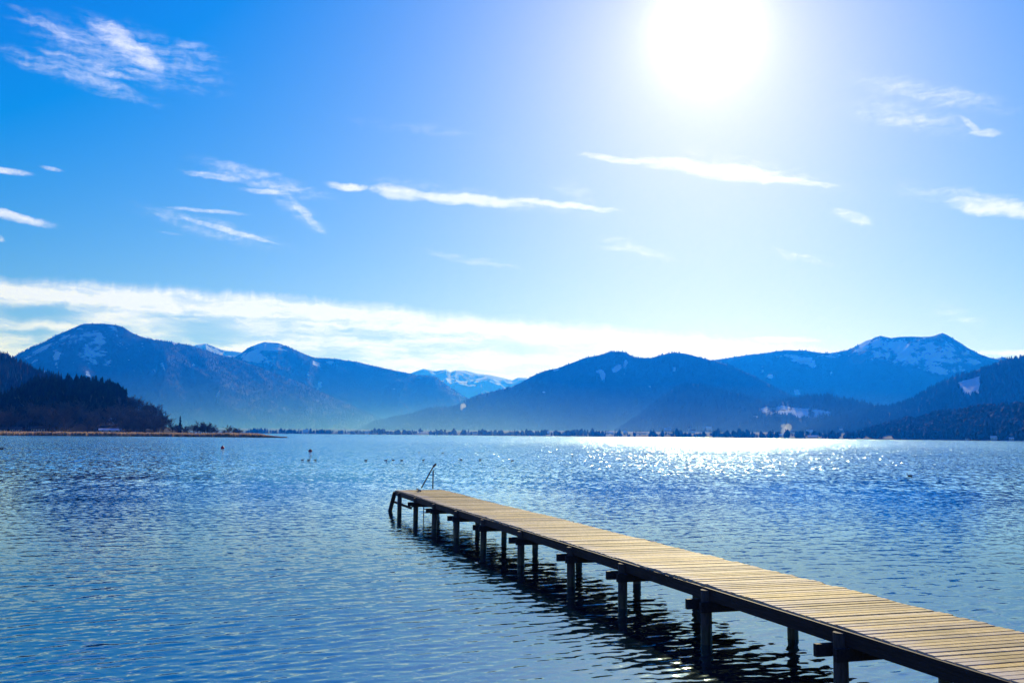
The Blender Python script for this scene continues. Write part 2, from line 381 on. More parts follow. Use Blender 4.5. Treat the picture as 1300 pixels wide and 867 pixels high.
def slope(scale, stretch, rot, det, rough=.55, off=0):
    mp = N.n('ShaderNodeMapping', {'Vector': pos, 'Rotation': (0, 0, rot), 'Scale': stretch, 'Location': (off, off * .7, 0)}).outputs[0]
    n = N.n('ShaderNodeTexNoise', {'Vector': mp, 'Scale': scale, 'Detail': det, 'Roughness': rough})
    return N.n('ShaderNodeVectorMath', {0: n.outputs['Color'], 1: (.5, .5, .5)}, operation='SUBTRACT').outputs[0]
def vs(v, s): return N.n('ShaderNodeVectorMath', {0: v, 'Scale': s}, operation='SCALE').outputs[0]
def va(a, b): return N.n('ShaderNodeVectorMath', {0: a, 1: b}, operation='ADD').outputs[0]
near = slope(6.5, (.6, 1.25, 1), R(30), 3.)
far = slope(2.3, (.5, 1.15, 1), R(8), 3., .6, 11.)
def facets(scale, stretch, rot, off):
    mp = N.n('ShaderNodeMapping', {'Vector': pos, 'Rotation': (0, 0, rot), 'Scale': stretch, 'Location': (off, off * .7, 0)}).outputs[0]
    v = N.n('ShaderNodeTexVoronoi', {'Vector': mp, 'Scale': scale}, voronoi_dimensions='2D')
    return N.n('ShaderNodeVectorMath', {0: v.outputs['Color'], 1: (.5, .5, .5)}, operation='SUBTRACT').outputs[0]
fac = va(vs(va(facets(1.8, (2., .6, 1), R(12), 3.), facets(2.6, (1.8, .6, 1), R(-15), 9.)), .8), vs(facets(4.1, (1.4, .7, 1), R(5), 21.), .6))
rv = N.n('ShaderNodeSeparateColor', {0: N.n('ShaderNodeTexVoronoi', {'Vector': pos, 'Scale': 1.3}, voronoi_dimensions='2D').outputs['Color']}).outputs[0]
fac = vs(fac, N.m('ADD', .42, N.m('MULTIPLY', N.m('MULTIPLY', rv, rv), 1.7)))
farb = slope(.12, (.5, 1.3, 1), R(5), 3., .6, 5.)
# wind picks up away from the sheltered shore; long calm slicks lie across the lake
wind = N.step(dist, 20., 100.)
gust = N.n('ShaderNodeTexNoise', {'Vector': N.n('ShaderNodeMapping', {'Vector': pos, 'Scale': (.15, 1., 1.), 'Rotation': (0, 0, R(-4))}).outputs[0], 'Scale': .022, 'Detail': 3.}).outputs[0]
gm = N.n('ShaderNodeMapRange', {0: gust, 1: .3, 2: .7, 3: .8, 4: 1.15}).outputs[0]
yl = N.m('SUBTRACT', N.m('ADD', sp.outputs[1], N.m('MULTIPLY', sp.outputs[0], -.02)), SLICK_Y if 'SLICK_Y' in globals() else 178.)
yl = N.m('ADD', yl, N.m('MULTIPLY', N.m('SUBTRACT', gust, .5), 7.))
slick = N.m('MULTIPLY', N.step(N.m('ABSOLUTE', yl), 7., 2.), .6)
calm = N.m('SUBTRACT', 1., slick)
FARAMP, NEARAMP = G_FAR, .18
sa = N.m('MULTIPLY', N.m('MULTIPLY', wind, gm), N.m('MULTIPLY', calm, FARAMP))
far_on = N.step(dist, 32., 150.)
vec = va(vs(near, N.m('MULTIPLY', N.m('SUBTRACT', 1.04, far_on), NEARAMP)), va(vs(va(vs(far, G_N), vs(fac, N.m('MULTIPLY', far_on, G_V))), sa), vs(farb, N.m('MULTIPLY', sa, .08))))
vec = N.n('ShaderNodeVectorMath', {0: vec, 1: (1., 1., 0.)}, operation='MULTIPLY').outputs[0]
nrm = N.n('ShaderNodeVectorMath', {0: va(geo.outputs['Normal'], vec)}, operation='NORMALIZE').outputs[0]
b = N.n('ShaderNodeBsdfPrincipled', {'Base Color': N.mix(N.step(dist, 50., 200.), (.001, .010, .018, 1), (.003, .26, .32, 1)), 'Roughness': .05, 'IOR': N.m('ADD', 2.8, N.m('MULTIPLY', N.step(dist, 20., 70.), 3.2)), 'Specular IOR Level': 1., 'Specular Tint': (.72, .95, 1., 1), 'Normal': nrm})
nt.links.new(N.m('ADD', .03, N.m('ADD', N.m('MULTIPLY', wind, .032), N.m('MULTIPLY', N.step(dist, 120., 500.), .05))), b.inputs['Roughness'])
nt.links.new(b.outputs[0], out.inputs[0])
V, Q = build_water()
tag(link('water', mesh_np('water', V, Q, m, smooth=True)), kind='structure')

# lake bed and ground below everything
mg = simple('ground_soil', (.12, .10, .07), .95, .3, .002)
a = np.linspace(0, 2 * math.pi, 97)[:-1]
V = np.concatenate([[[0, 7000, -6]], np.stack([15500 * np.cos(a), 7000 + 8600 * np.sin(a), np.full(96, -6.)], 1)])
T = [[0, 1 + i, 1 + (i + 1) % 96] for i in range(96)]
tag(link('ground', mesh_np('ground', V, T, mg)), kind='structure')

# ------------------------------------------------------------------ mountains
def spline(pts, xs):
    p = np.array(sorted(pts), float); return np.interp(xs, p[:, 0], p[:, 1])
def skyline_tan(pts, cols):
    """tan(elevation) of the skyline for each photo column"""
    ys = spline(pts, cols); o = []
    for x, y in zip(cols, ys):
        d = ray(x, y); o.append(d[2] / math.hypot(d[0], d[1]))
    return np.array(o)
def mountain(name, pts, r_foot, r_ridge, mat, x0, x1, step=1., rows=70, power=1.25, teeth=0., gully=.25, seed=1, gsc=420., snow=None, back=.45, z0=-4, smooth=True, trees=0, th=(16, 24), treeline=9e9, wlabel=None):
    cols = np.arange(x0, x1 + .1, step)
    tn = skyline_tan(pts, cols)
    az = np.array([az_of(x) for x in cols])
    rf = np.interp(cols, [x0, x1], r_foot) if np.ndim(r_foot) else np.full(len(cols), float(r_foot))
    rr = np.interp(cols, [x0, x1], r_ridge) if np.ndim(r_ridge) else np.full(len(cols), float(r_ridge))
    rr = rr * (1 + .06 * (fbm(cols / 90., cols * 0, 3, seed) - .45))
    jag = teeth * (rng.random(len(cols)) ** 1.5) / F
    t = np.concatenate([np.linspace(0, 1, rows), 1 + np.linspace(.06, 1, 10) * back])
    Tt, Az = np.meshgrid(t, az, indexing='ij')
    rad = rf + (rr - rf) * Tt
    Zr = tn * rr + HC
    jagz = jag * rr
    Xw = rad * np.sin(Az); Yw = rad * np.cos(Az)
    tt = np.clip(Tt, 0, 1)
    Z = z0 + (Zr - z0) * tt ** power
    # spurs and gullies
    lat = Az * 6000.
    warp = 300 * (fbm(lat / 900., rad / 1100., 3, seed + 9) - .5)
    rg = ridged((lat + warp) / gsc, rad / (gsc * 3.2), 4, seed + 2) - .55
    Z += (Zr - z0) * gully * rg * 4 * tt * (1 - tt) ** .8 * 1.
    Z += (Zr - z0) * .05 * (fbm(Xw / 120., Yw / 120., 3, seed + 5) - .5) * (4 * tt * (1 - tt))
    lim = HC + tn * rad * (.90 + .1 * tt) - .5
    fr = Tt < .999
    Z = np.where(fr & (Z > lim), lim - (Z - lim) * .15, Z)
    Z = np.where(np.abs(Tt - 1) < 1e-6, Zr + jagz, Z)
    bk = Tt > 1.001
    Z = np.where(bk, Zr - (Zr - z0) * np.clip((Tt - 1) / back, 0, 1) ** 1.15, Z)
    Z = np.maximum(Z, z0 - 1)
    V = np.stack([Xw, Yw, Z], -1).reshape(-1, 3)
    sn = np.zeros(len(V))
    if snow is not None:
        px, py = pix(V); vis = (Tt <= 1.001).ravel()
        st = fbm(lat.ravel() / 55., rad.ravel() / 240., 3, seed + 40)
        sn = snow(px, py, rg.ravel(), V, tt.ravel()) * vis * np.clip(.15 + 2.0 * st, 0, 1.4)
    o = tag(link(name, mesh_np(name, V, grid_quads(len(t), len(cols)), mat, smooth=smooth, attrs={'snow': sn})), kind='structure')
    if trees:
        g_ = np.random.default_rng(seed + 500); nr, nc = len(t), len(cols); r1 = rows + 0.6
        ri = g_.random(trees) * r1; ci = g_.random(trees) * (nc - 1.001); i0 = np.minimum(ri.astype(int), nr - 2); j0 = ci.astype(int); fr_ = (ri - i0)[:, None]; fc = (ci - j0)[:, None]
        G = V.reshape(nr, nc, 3); S = sn.reshape(nr, nc)
        B = (G[i0, j0] * (1 - fr_) + G[i0 + 1, j0] * fr_) * (1 - fc) + (G[i0, j0 + 1] * (1 - fr_) + G[i0 + 1, j0 + 1] * fr_) * fc
        sv = S[i0, j0] + (fbm(B[:, 0] / 40., B[:, 1] / 40., 3, seed) - .45) * .8
        keep = (sv < .30) & (B[:, 2] < treeline + 160 * (g_.random(trees) - .5)) & (B[:, 2] > 2)
        B = B[keep]; n_ = len(B); h = th[0] + (th[1] - th[0]) * g_.random(n_); h *= .8 + .4 * vn(B[:, 0] / 60., B[:, 1] / 60., seed); rd_ = h * (.26 + .12 * g_.random(n_)); a0_ = g_.random(n_) * 6.28; K = 5
        P = np.empty((n_, K + 1, 3)); P[:, K] = B + np.stack([0 * h, 0 * h, h], 1)
        for k in range(K): P[:, k, 0] = B[:, 0] + rd_ * np.cos(a0_ + 6.283 * k / K); P[:, k, 1] = B[:, 1] + rd_ * np.sin(a0_ + 6.283 * k / K); P[:, k, 2] = B[:, 2] - 4
        b0 = (np.arange(n_) * (K + 1))[:, None]; T_ = np.concatenate([np.concatenate([b0 + k, b0 + (k + 1) % K, b0 + K], 1) for k in range(K)])
        tag(link('wood', mesh_np('wood', P.reshape(-1, 3), T_, M_CON2)), wlabel, 'wood', kind='stuff')
    return o
def ell(px, py, x, y, a, b, th=0):
    c, s = math.cos(R(th)), math.sin(R(th)); dx, dy = px - x, py - y
    u = (dx * c + dy * s) / a; v = (-dx * s + dy * c) / b
    return np.clip(1.35 - np.sqrt(u * u + v * v), 0, 1)
def poly_in(px, py, P):
    ins = np.zeros(len(px), bool); n = len(P)
    for i in range(n):
        x0, y0 = P[i]; x1, y1 = P[(i + 1) % n]
        if y0 == y1: continue
        ins ^= ((y0 > py) != (y1 > py)) & (px < (x1 - x0) * (py - y0) / (y1 - y0) + x0)
    return ins.astype(float)
FOREST = (.010, .020, .016)
M_CON2 = simple('mountain_conifers', (.009, .018, .014), .95, .45, .01, spec=.05)
MT_FAR = terrain_mat('far_snow_mountain', (.10, .11, .12), .9, 120., 420., .012)
MT_FOR = terrain_mat('forest_slope', FOREST, 0.)
MT_NEAR = terrain_mat('near_forest_slope', (.012, .018, .014), 0., fscale=.06)
MT_HIGH = terrain_mat('high_forest_slope', FOREST, .45, 560., 900.)

# far snow range
mountain('mountain', [(440, 500), (480, 485), (520, 474), (530, 470), (537, 468), (551, 471), (565, 469), (571, 472), (577, 470), (590, 470.5), (607, 474.5), (622, 476), (640, 480), (650, 482.5), (657, 479), (667, 479.5), (690, 484), (760, 500)],
         11500, 14000, MT_FAR, 430, 780, .8, 60, 1.1, .5, .5, 11, 300., snow=lambda px, py, rg, V, t: np.clip(.45 + rg * 1.6, 0, 1) * (py < 515))
# small blue peak between the two left mountains
def sn_a(px, py, rg, V, t): return np.clip(.55 + rg * 1.5, 0, 1) * (py < 452)
mountain('mountain', [(200, 470), (225, 448), (246, 437.5), (257, 436), (270, 441), (282, 445), (300, 446.5), (320, 452), (360, 475)], 9800, 11500, MT_HIGH, 190, 380, .8, 50, 1.1, .6, .35, 12, 300., snow=sn_a)
# second mountain
def sn_c(px, py, rg, V, t):
    s = np.maximum(ell(px, py, 340, 441, 26, 6, 5), ell(px, py, 322, 448, 18, 4, -30)) * 1.0
    s = np.maximum(s, .85 * ell(px, py, 330, 456, 30, 8, 10) * (rg > 0)); s = np.maximum(s, ell(px, py, 348, 454, 5, 2, 0) * 1.3)
    s = np.maximum(s, .6 * ell(px, py, 402, 462, 7, 4, 20)); s = np.maximum(s, .62 * ell(px, py, 406, 488, 3, 9, 20)); s = np.maximum(s, .6 * ell(px, py, 418, 460, 8, 3, 0))
    s = np.maximum(s, .55 * ell(px, py, 391, 476, 2, 5, 0)); s = np.maximum(s, .55 * ell(px, py, 500, 492, 7, 3, 0)); return s
mountain('mountain', [(240, 500), (270, 470), (290, 456), (300, 450), (312, 441), (325, 436), (332, 434), (350, 435.5), (362, 440), (385, 450), (397, 454), (425, 455.5), (437, 457.5), (450, 459), (475, 465), (500, 470.5), (512, 472.5), (525, 476), (542, 477), (551, 477.5), (562, 486), (575, 495), (587, 503), (610, 512), (660, 530), (720, 545)],
         (7500, 8000), (8800, 9200), MT_FOR, 235, 740, 1., 80, 1.1, 0., .28, 21, 420., snow=sn_c, trees=19000, th=(9, 15), wlabel='forest covering the second, lower mountain at the left')
# big left mountain
def sn_d(px, py, rg, V, t):
    s = np.zeros_like(px)
    for (x, y, a_, b_, th, k) in ((118, 440, 60, 32, 10, .68), (52, 444, 40, 3.2, -28, .95), (30, 456, 14, 2.2, -25, .6), (72, 452, 5, 9, 15, .8), (72, 463, 3, 8, 0, .8), (110, 440, 4, 22, 5, .8), (124, 430, 13, 17, 10, .75),
                                  (118, 455, 7, 20, -15, .85), (136, 460, 8, 12, 0, .95), (145, 420, 6, 12, -30, .75), (155, 440, 9, 14, -30, .8), (163, 456, 5, 4, 0, 1.), (45, 458, 12, 2, -25, .7), (170, 470, 2, 10, -25, .6),
                                  (222, 436, 4, 2, 10, 1.2), (246, 463, 3, 3, 0, .9), (195, 470, 3, 6, -30, .7), (207, 465, 2, 7, -20, .65), (277, 500, 2, 7, 25, .6), (285, 497, 2, 4, 0, .6), (112, 475, 4, 8, -30, .7), (57, 472, 3, 6, 20, .6), (182, 440, 6, 3, 30, .6), (178, 447, 2, 6, -20, .6), (220, 485, 1.6, 7, -25, .6)):
        s = np.maximum(s, k * ell(px, py, x, y, a_, b_, th))
    return s * np.clip(.82 + rg * 1.3, 0, 1.3)
mountain('mountain', [(-330, 530), (-200, 508), (-100, 488), (-40, 470), (7, 456), (17, 450), (32, 442), (50, 434), (65, 425), (80, 419), (95, 412), (102, 410.5), (125, 410.5), (142, 412.5), (150, 415), (162, 422.5), (175, 427.5), (190, 431), (200, 433), (215, 434), (225, 436), (240, 439), (250, 442), (270, 449), (287, 452.5), (300, 457), (330, 468), (380, 486), (430, 508), (490, 535), (530, 548)],
         5850, 7400, MT_FOR, -330, 530, 1., 100, 1.1, 0., .24, 31, 380., snow=sn_d, trees=34000, th=(9, 15), treeline=760, wlabel='forest covering the big domed mountain at the left')
# right high mountain
def sn_f(px, py, rg, V, t):
    s = np.zeros_like(px)
    for (x, y, a_, b_, th, k) in ((1165, 448, 85, 22, 6, .55), (1100, 434, 12, 3, -35, 1.2), (1112, 436, 7, 6, 0, 1.), (1133, 439, 7, 6, 40, 1.05), (1140, 436, 16, 1.8, 5, 1.1), (1128, 452, 5, 9, 0, .8), (1148, 450, 10, 8, 30, .75), (1165, 450, 10, 5, 20, .65),
                                  (1180, 440, 18, 10, 10, .62), (1205, 445, 14, 12, 30, .7), (1200, 458, 22, 4, 8, .85), (1225, 458, 22, 5, 6, .8), (1192, 470, 18, 6, 10, .75), (1215, 468, 12, 7, 0, .7), (1018, 457, 18, 5, 5, 1.), (1000, 452, 20, 3, 0, .6), (1030, 462, 8, 4, 20, .9), (1060, 452, 30, 4, 0, .55),
                                  (978, 478, 4, 3, 20, .8), (968, 470, 3, 7, 0, .6), (1055, 474, 2, 3, 0, .7), (1012, 498, 5, 4, 30, .65), (1092, 444, 14, 3, -20, .75)):
        s = np.maximum(s, k * ell(px, py, x, y, a_, b_, th))
    return s * np.clip(.85 + rg * 1.2, 0, 1.3)
mountain('mountain', [(780, 500), (830, 480), (870, 465), (907, 457), (925, 454.5), (950, 450.5), (975, 448), (985, 446), (1000, 444.5), (1025, 445), (1045, 448), (1057, 448), (1070, 446), (1080, 444), (1092, 438), (1102, 432.5), (1112, 429.5), (1121, 426), (1135, 429), (1145, 427.5), (1160, 427), (1175, 427.5), (1187, 427), (1195, 424.5), (1201, 422.5), (1207, 425), (1215, 430), (1232, 441), (1247, 449), (1262, 454.5), (1271, 455.5), (1277, 453), (1285, 455.5), (1320, 465), (1400, 480), (1500, 500)],
         6600, 8200, MT_FOR, 780, 1500, 1., 90, 1.1, 0., .15, 41, 380., snow=sn_f, trees=30000, th=(9, 15), treeline=800, wlabel='forest covering the pointed snow streaked mountain at the right')
# central mountain
def sn_e(px, py, rg, V, t):
    s = np.zeros_like(px)
    for (x, y, a_, b_, th, k) in ((765, 476, 3.5, 7, -15, 1.2), (762, 472, 5, 2.5, 0, 1.1), (783, 468, 7, 4, -35, 1.2), (794, 461, 3, 6, 15, 1.15), (775, 484, 2.5, 2.5, 0, .9), (793, 474, 2, 4, 0, .7), (856, 468, 3.5, 6, 0, .75), (840, 462, 3, 2, 0, .5), (876, 505, 3, 2, 0, 1.1), (707, 469, 7, 1.5, -10, .8), (690, 498, 4, 2, 0, .5), (825, 492, 3, 3, 0, .6)):
        s = np.maximum(s, k * ell(px, py, x, y, a_, b_, th))
    return s
mountain('mountain', [(440, 552), (462, 543), (475, 535), (500, 530), (525, 524), (542, 519), (560, 517), (575, 517), (590, 510), (605, 502), (625, 497), (650, 491), (660, 486), (675, 477.5), (692, 470.5), (707, 467.5), (725, 461), (742, 454.5), (760, 451), (772, 447.5), (787, 446), (795, 448), (807, 454), (825, 454.5), (835, 452.5), (847, 449), (857, 447.5), (872, 449), (885, 452.5), (907, 458), (925, 463), (960, 478), (1000, 500), (1060, 530), (1090, 545)],
         (5050, 4900), (6000, 5800), MT_FOR, 440, 1090, 1., 90, 1.1, 0., .2, 51, 420., snow=sn_e, trees=17000, th=(10, 16), wlabel='conifer forest covering the broad central mountain above the sun glitter')
# lower hills in front of it
mountain('hill', [(780, 548), (810, 530), (840, 505), (858, 492), (875, 487), (890, 489), (910, 494), (937, 500), (960, 507), (990, 516), (1030, 530), (1060, 545)], (4450, 4250), (4900, 4700), MT_FOR, 780, 1060, 1., 50, 1.0, 0., .12, 61, 300., trees=4200, th=(14, 22), wlabel='conifer forest on the low rounded hill behind the church')
def sn_g2(px, py, rg, V, t):
    s = poly_in(px, py, [(964, 520), (972, 516), (985, 517), (992, 514), (1004, 517), (1018, 518), (1032, 519), (1045, 521), (1056, 523), (1052, 528), (1040, 529), (1034, 533), (1020, 532), (1008, 528), (990, 526), (975, 528), (966, 526)]) * .85
    s = np.maximum(s, 1. * ell(px, py, 1062, 537, 6, 1.5, 0)); s = np.maximum(s, .9 * ell(px, py, 958, 529, 6, 1.5, 0)); return s
mountain('hill', [(900, 548), (940, 528), (980, 512), (1010, 506), (1035, 503), (1050, 503.5), (1075, 507), (1100, 512), (1115, 516), (1160, 530), (1200, 545)], (4050, 3900), (4600, 4400), MT_FOR, 900, 1200, 1., 60, 1.0, 0., .1, 71, 260., snow=sn_g2, trees=4600, th=(14, 22), wlabel='conifer forest around the low snowy meadow right of the glitter')
# right wooded ridge with the square snow clearing
def sn_g(px, py, rg, V, t):
    return poly_in(px, py, [(1213.5, 486), (1243, 477.5), (1244, 489), (1243.5, 499), (1238, 501), (1225, 503), (1220, 494)]) * 1.3
mountain('hill', [(990, 552), (1020, 546), (1060, 533), (1100, 522), (1115, 518), (1137, 514), (1160, 506), (1180, 495), (1195, 486), (1212, 480), (1237, 472.5), (1250, 467.5), (1270, 461), (1287, 455.5), (1300, 454), (1340, 446), (1420, 430), (1560, 425)],
         (3500, 3200), (4200, 3900), MT_FOR, 990, 1560, .8, 90, 1.05, 0., .14, 81, 320., snow=sn_g, trees=15000, th=(11, 18), wlabel='conifer forest on the right ridge around the square snow clearing')

# ------------------------------------------------------------------ tree kits (numpy triangles)
def conifer_tris(tiers=8, n=9, h=1., rad=.17, seed=0):
    g = np.random.default_rng(seed); V = []; T = []
    for k in range(tiers):
        f = k / tiers; z1 = h * (.10 + .90 * f); z2 = min(h, z1 + h * .26 * (1 - .35 * f)); r = rad * (1 - f) ** .85 * (.8 + .4 * g.random()) + .012
        b = len(V); V.append([g.normal() * .004, g.normal() * .004, z2]); a0 = g.random() * 6
        for i in range(n * 2):
            a = a0 + math.pi * i / n; rr = r * ((.75 + .5 * g.random()) if i % 2 == 0 else .5); V.append([rr * math.cos(a), rr * math.sin(a), z1 - (.03 * h * g.random() if i % 2 == 0 else -.015 * h)])
        for i in range(n * 2): T.append([b, b + 1 + i, b + 1 + (i + 1) % (n * 2)])
    b = len(V)
    for z, r in ((0, .018), (.5, .01)):
        for i in range(4): V.append([r * math.cos(i * 1.57), r * math.sin(i * 1.57), z])
    for i in range(4): T += [[b + i, b + (i + 1) % 4, b + 4 + (i + 1) % 4], [b + i, b + 4 + (i + 1) % 4, b + 4 + i]]
    return np.array(V), np.array(T)
def bare_tris(seed=0, nb=26, twigs=170, wide=.32):
    """bare broadleaf tree, unit height: forked limbs and a cloud of fine twigs"""
    g = np.random.default_rng(seed); V = []; T = []
    def limb(a, b, r0, r1):
        a = np.array(a); b = np.array(b); d = b - a; d = d / (np.linalg.norm(d) + 1e-9); q = np.cross(d, [.3, .9, .2]); q /= np.linalg.norm(q); w_ = np.cross(d, q); k = len(V)
        for c, r in ((a, r0), (b, r1)):
            for i in range(3):
                an = 2.094 * i; V.append(c + (q * math.cos(an) + w_ * math.sin(an)) * r)
        for i in range(3): T.extend([[k + i, k + (i + 1) % 3, k + 3 + (i + 1) % 3], [k + i, k + 3 + (i + 1) % 3, k + 3 + i]])
    top = np.array([g.normal() * .02, g.normal() * .02, .55]); limb([0, 0, 0], [0, 0, .28], .022, .017); limb([0, 0, .28], top, .017, .010)
    ends = []
    for i in range(nb):
        z = .2 + .38 * g.random(); a = g.random() * 6.283; s = np.array([0, 0, z]); el = .5 + .8 * g.random(); L = .2 + .26 * g.random()
        e = s + L * np.array([math.cos(a) * math.cos(el), math.sin(a) * math.cos(el), math.sin(el)]); e[0] *= wide / .3; e[1] *= wide / .3; e[2] = min(e[2], .93)
        limb(s, e, .009, .004); ends.append((s, e))
    for i in range(twigs):
        s, e = ends[g.integers(len(ends))]; p = s + (e - s) * (.35 + .65 * g.random()); d = g.normal(size=3) * .6 + np.array([0, 0, .6]) + (e - s) * 2; d /= np.linalg.norm(d)
        L = .05 + .08 * g.random(); q = p + d * L; sd = np.cross(d, g.normal(size=3)); sd /= np.linalg.norm(sd); sd *= .0075
        k = len(V); V.extend([p - sd, p + sd, q + sd * 1.2, q + d * .02 + g.normal(size=3) * .01]); T.extend([[k, k + 1, k + 2], [k, k + 2, k + 3]])
    return np.array(V), np.array(T)
def blob_tris(seed=0):
    """coarse far-away tree crown"""
    g = np.random.default_rng(seed); V = []; n = 7
    for z, r in ((.0, .05), (.18, .22), (.45, .30), (.72, .24), (.9, .12)):
        for i in range(n): a = 6.283 * i / n + g.random() * .4; rr = r * (.7 + .6 * g.random()); V.append([rr * math.cos(a), rr * math.sin(a), z + g.normal() * .03])
    V.append([0, 0, 1.]); T = []
    for k in range(4):
        for i in range(n): a, b = k * n + i, k * n + (i + 1) % n; T += [[a, b, b + n], [a, b + n, a + n]]
    for i in range(n): T.append([4 * n + i, 4 * n + (i + 1) % n, 5 * n])
    return np.array(V), np.array(T)
def scatter(kits, P, Hs, g, wid=(.85, 1.2)):
    Vs, Ts, off = [], [], 0; idx = g.integers(len(kits), size=len(P))
    for i, (p, h) in enumerate(zip(P, Hs)):
        V, T = kits[idx[i]]; a = g.random() * 6.283; c, s = math.cos(a), math.sin(a); wd = h * (wid[0] + (wid[1] - wid[0]) * g.random())
        W = np.empty_like(V); W[:, 0] = (V[:, 0] * c - V[:, 1] * s) * wd + p[0]; W[:, 1] = (V[:, 0] * s + V[:, 1] * c) * wd + p[1]; W[:, 2] = V[:, 2] * h + p[2]
        Vs.append(W); Ts.append(T + off); off += len(V)
    return np.concatenate(Vs), np.concatenate(Ts)
CON_HI = [conifer_tris(9, 8, seed=s) for s in range(5)]
CON_LO = [conifer_tris(4, 4, rad=.2, seed=s + 20) for s in range(4)]
BARE_HI = [bare_tris(s, wide=.3 + .06 * (s % 3)) for s in range(6)]
BLOB = [blob_tris(s) for s in range(5)]

# ------------------------------------------------------------------ left headland
# blue wooded hill further back on the left
MT_K = terrain_mat('back_hill_forest', (.010, .015, .012), 0., fscale=.08)
K_PTS = [(-400, 400), (-250, 420), (-120, 440), (-40, 450), (0, 457), (15, 461.5), (37, 472), (50, 477), (75, 486), (100, 497), (130, 515), (170, 540), (190, 549)]
mountain('hill', K_PTS, 1650, 2000, MT_K, -400, 190, 1., 50, 1.1, 0., .1, 91, 150., trees=7000, th=(12, 20), wlabel='dark blue forest on the hill slope at the left edge of the photo')
def ground_j(X, Y):
    """height of the wooded headland"""
    r = np.hypot(X, Y); col = 650 + F * np.tan(np.arctan2(X, Y))      # roughly the photo column
    top = np.interp(col, [-420, -150, 0, 25, 45, 90, 130, 150, 190, 215, 250, 300, 340], [22, 20, 17, 26, 37, 38, 36, 31, 17, 8, 2.2, 1.0, .6])
    t = np.clip((r - 790) / 260., 0, 1); t = t * t * (3 - 2 * t)
    bk = np.clip((r - 1100) / 250., 0, 1)
    return .7 + (top - .6) * t - (top + 3) * bk ** 1.3 + 1.5 * (fbm(X / 30., Y / 30., 2, 5) - .5) * t
cols = np.arange(-420, 342, 3.); rr = np.concatenate([[748], np.linspace(752, 1350, 60)])
az = np.arctan((cols - 650) / F); RR, AA = np.meshgrid(rr, az, indexing='ij'); X = RR * np.sin(AA); Y = RR * np.cos(AA)
Z = ground_j(X, Y); Z[0] = -1
V = np.stack([X, Y, Z], -1).reshape(-1, 3)
tag(link('headland', mesh_np('headland', V, grid_quads(len(rr), len(cols)), simple('forest_floor', (.035, .030, .022), .95, .3, .03, spec=.05), smooth=True)), kind='structure')
# low spit with reeds
colsS = np.arange(-420, 369, 2.)
def spit_r(col): return np.interp(col, [-420, 0, 200, 300, 350, 368], [722, 716, 706, 690, 676, 668]), np.interp(col, [-420, 0, 200, 300, 340, 360, 368], [800, 790, 772, 735, 705, 684, 669])
ts = np.linspace(0, 1, 12)
AA = np.arctan((colsS - 650) / F); r0, r1 = spit_r(colsS)
RR = r0 + (r1 - r0) * ts[:, None]; X = RR * np.sin(AA); Y = RR * np.cos(AA); prof = np.array([-.8, .15, .55, .6, .65, .7, .7, .7, .65, .5, .2, -.8])[:, None]
Z = prof * np.clip((368 - colsS) / 25., .2, 1) + 0 * X
tag(link('shore', mesh_np('shore', np.stack([X, Y, Z], -1).reshape(-1, 3), grid_quads(12, len(colsS)), M_BANK, smooth=True)), kind='structure')
g = np.random.default_rng(11)
n = 26000; c_ = 366 - 786 * g.random(n) ** 1.15; a0, a1 = spit_r(c_); rd = a0 + 2.2 + (np.maximum(a1 - a0 - 4, .5)) * g.random(n) ** 1.6; aa = np.arctan((c_ - 650) / F)
x = rd * np.sin(aa); y = rd * np.cos(aa); h = (1.5 + 1.0 * g.random(n)) * np.clip((370 - c_) / 40., .25, 1) * (.75 + .5 * vn(x / 14., y / 14., 4)); th = g.random(n) * 3.14
dx = np.cos(th) * .35; dy = np.sin(th) * .35
V = np.stack([np.stack([x - dx, y - dy, np.full(n, .2)], 1), np.stack([x + dx, y + dy, np.full(n, .2)], 1), np.stack([x + dx * .8 + g.normal(size=n) * .15, y + dy * .8, .2 + h * .92], 1), np.stack([x - dx * .3, y - dy, .2 + h], 1)], 1).reshape(-1, 3)
T = np.arange(n * 4).reshape(-1, 4)
tag(link('reeds', mesh_np('reeds', V, T, M_REED)), 'dry tan reed belt along the low spit at the left shore', 'reeds', kind='stuff')

# the wood: conifers on top, bare broadleaf trees below
def jcol(c, r): a_ = math.atan((c - 650) / F); return r * math.sin(a_), r * math.cos(a_)
def place_wood(n, c_lo, c_hi, r_lo, r_hi, mind, g):
    P = []; cell = {}
    tries = 0
    while len(P) < n and tries < n * 12:
        tries += 1; c = c_lo + (c_hi - c_lo) * g.random(); r = r_lo + (r_hi - r_lo) * g.random(); x, y = jcol(c, r)
        k = (int(x // mind), int(y // mind))
        if k in cell: continue
        cell[k] = 1; P.append((x, y, c, r))
    return P
g = np.random.default_rng(21)
P = place_wood(1150, -330, 160, 905, 1120, 5., g)
pp = np.array([(x, y, float(ground_j(np.array(x), np.array(y))) - .3) for x, y, c, r in P]); hh = np.array([(15 + 6 * g.random() + 4 * vn(np.array(x / 25.), np.array(y / 25.), 8)) for x, y, c, r in P])
V1, T1 = scatter(CON_HI, pp, hh, g, (.9, 1.35))
tag(link('wood', mesh_np('wood', V1, T1, M_CON)), 'dense dark conifer wood on the crest of the left headland', 'wood', kind='stuff')
P = place_wood(760, -330, 212, 806, 1010, 6., g); P = [p for p in P if not (p[2] < 155 and p[3] > 960)]
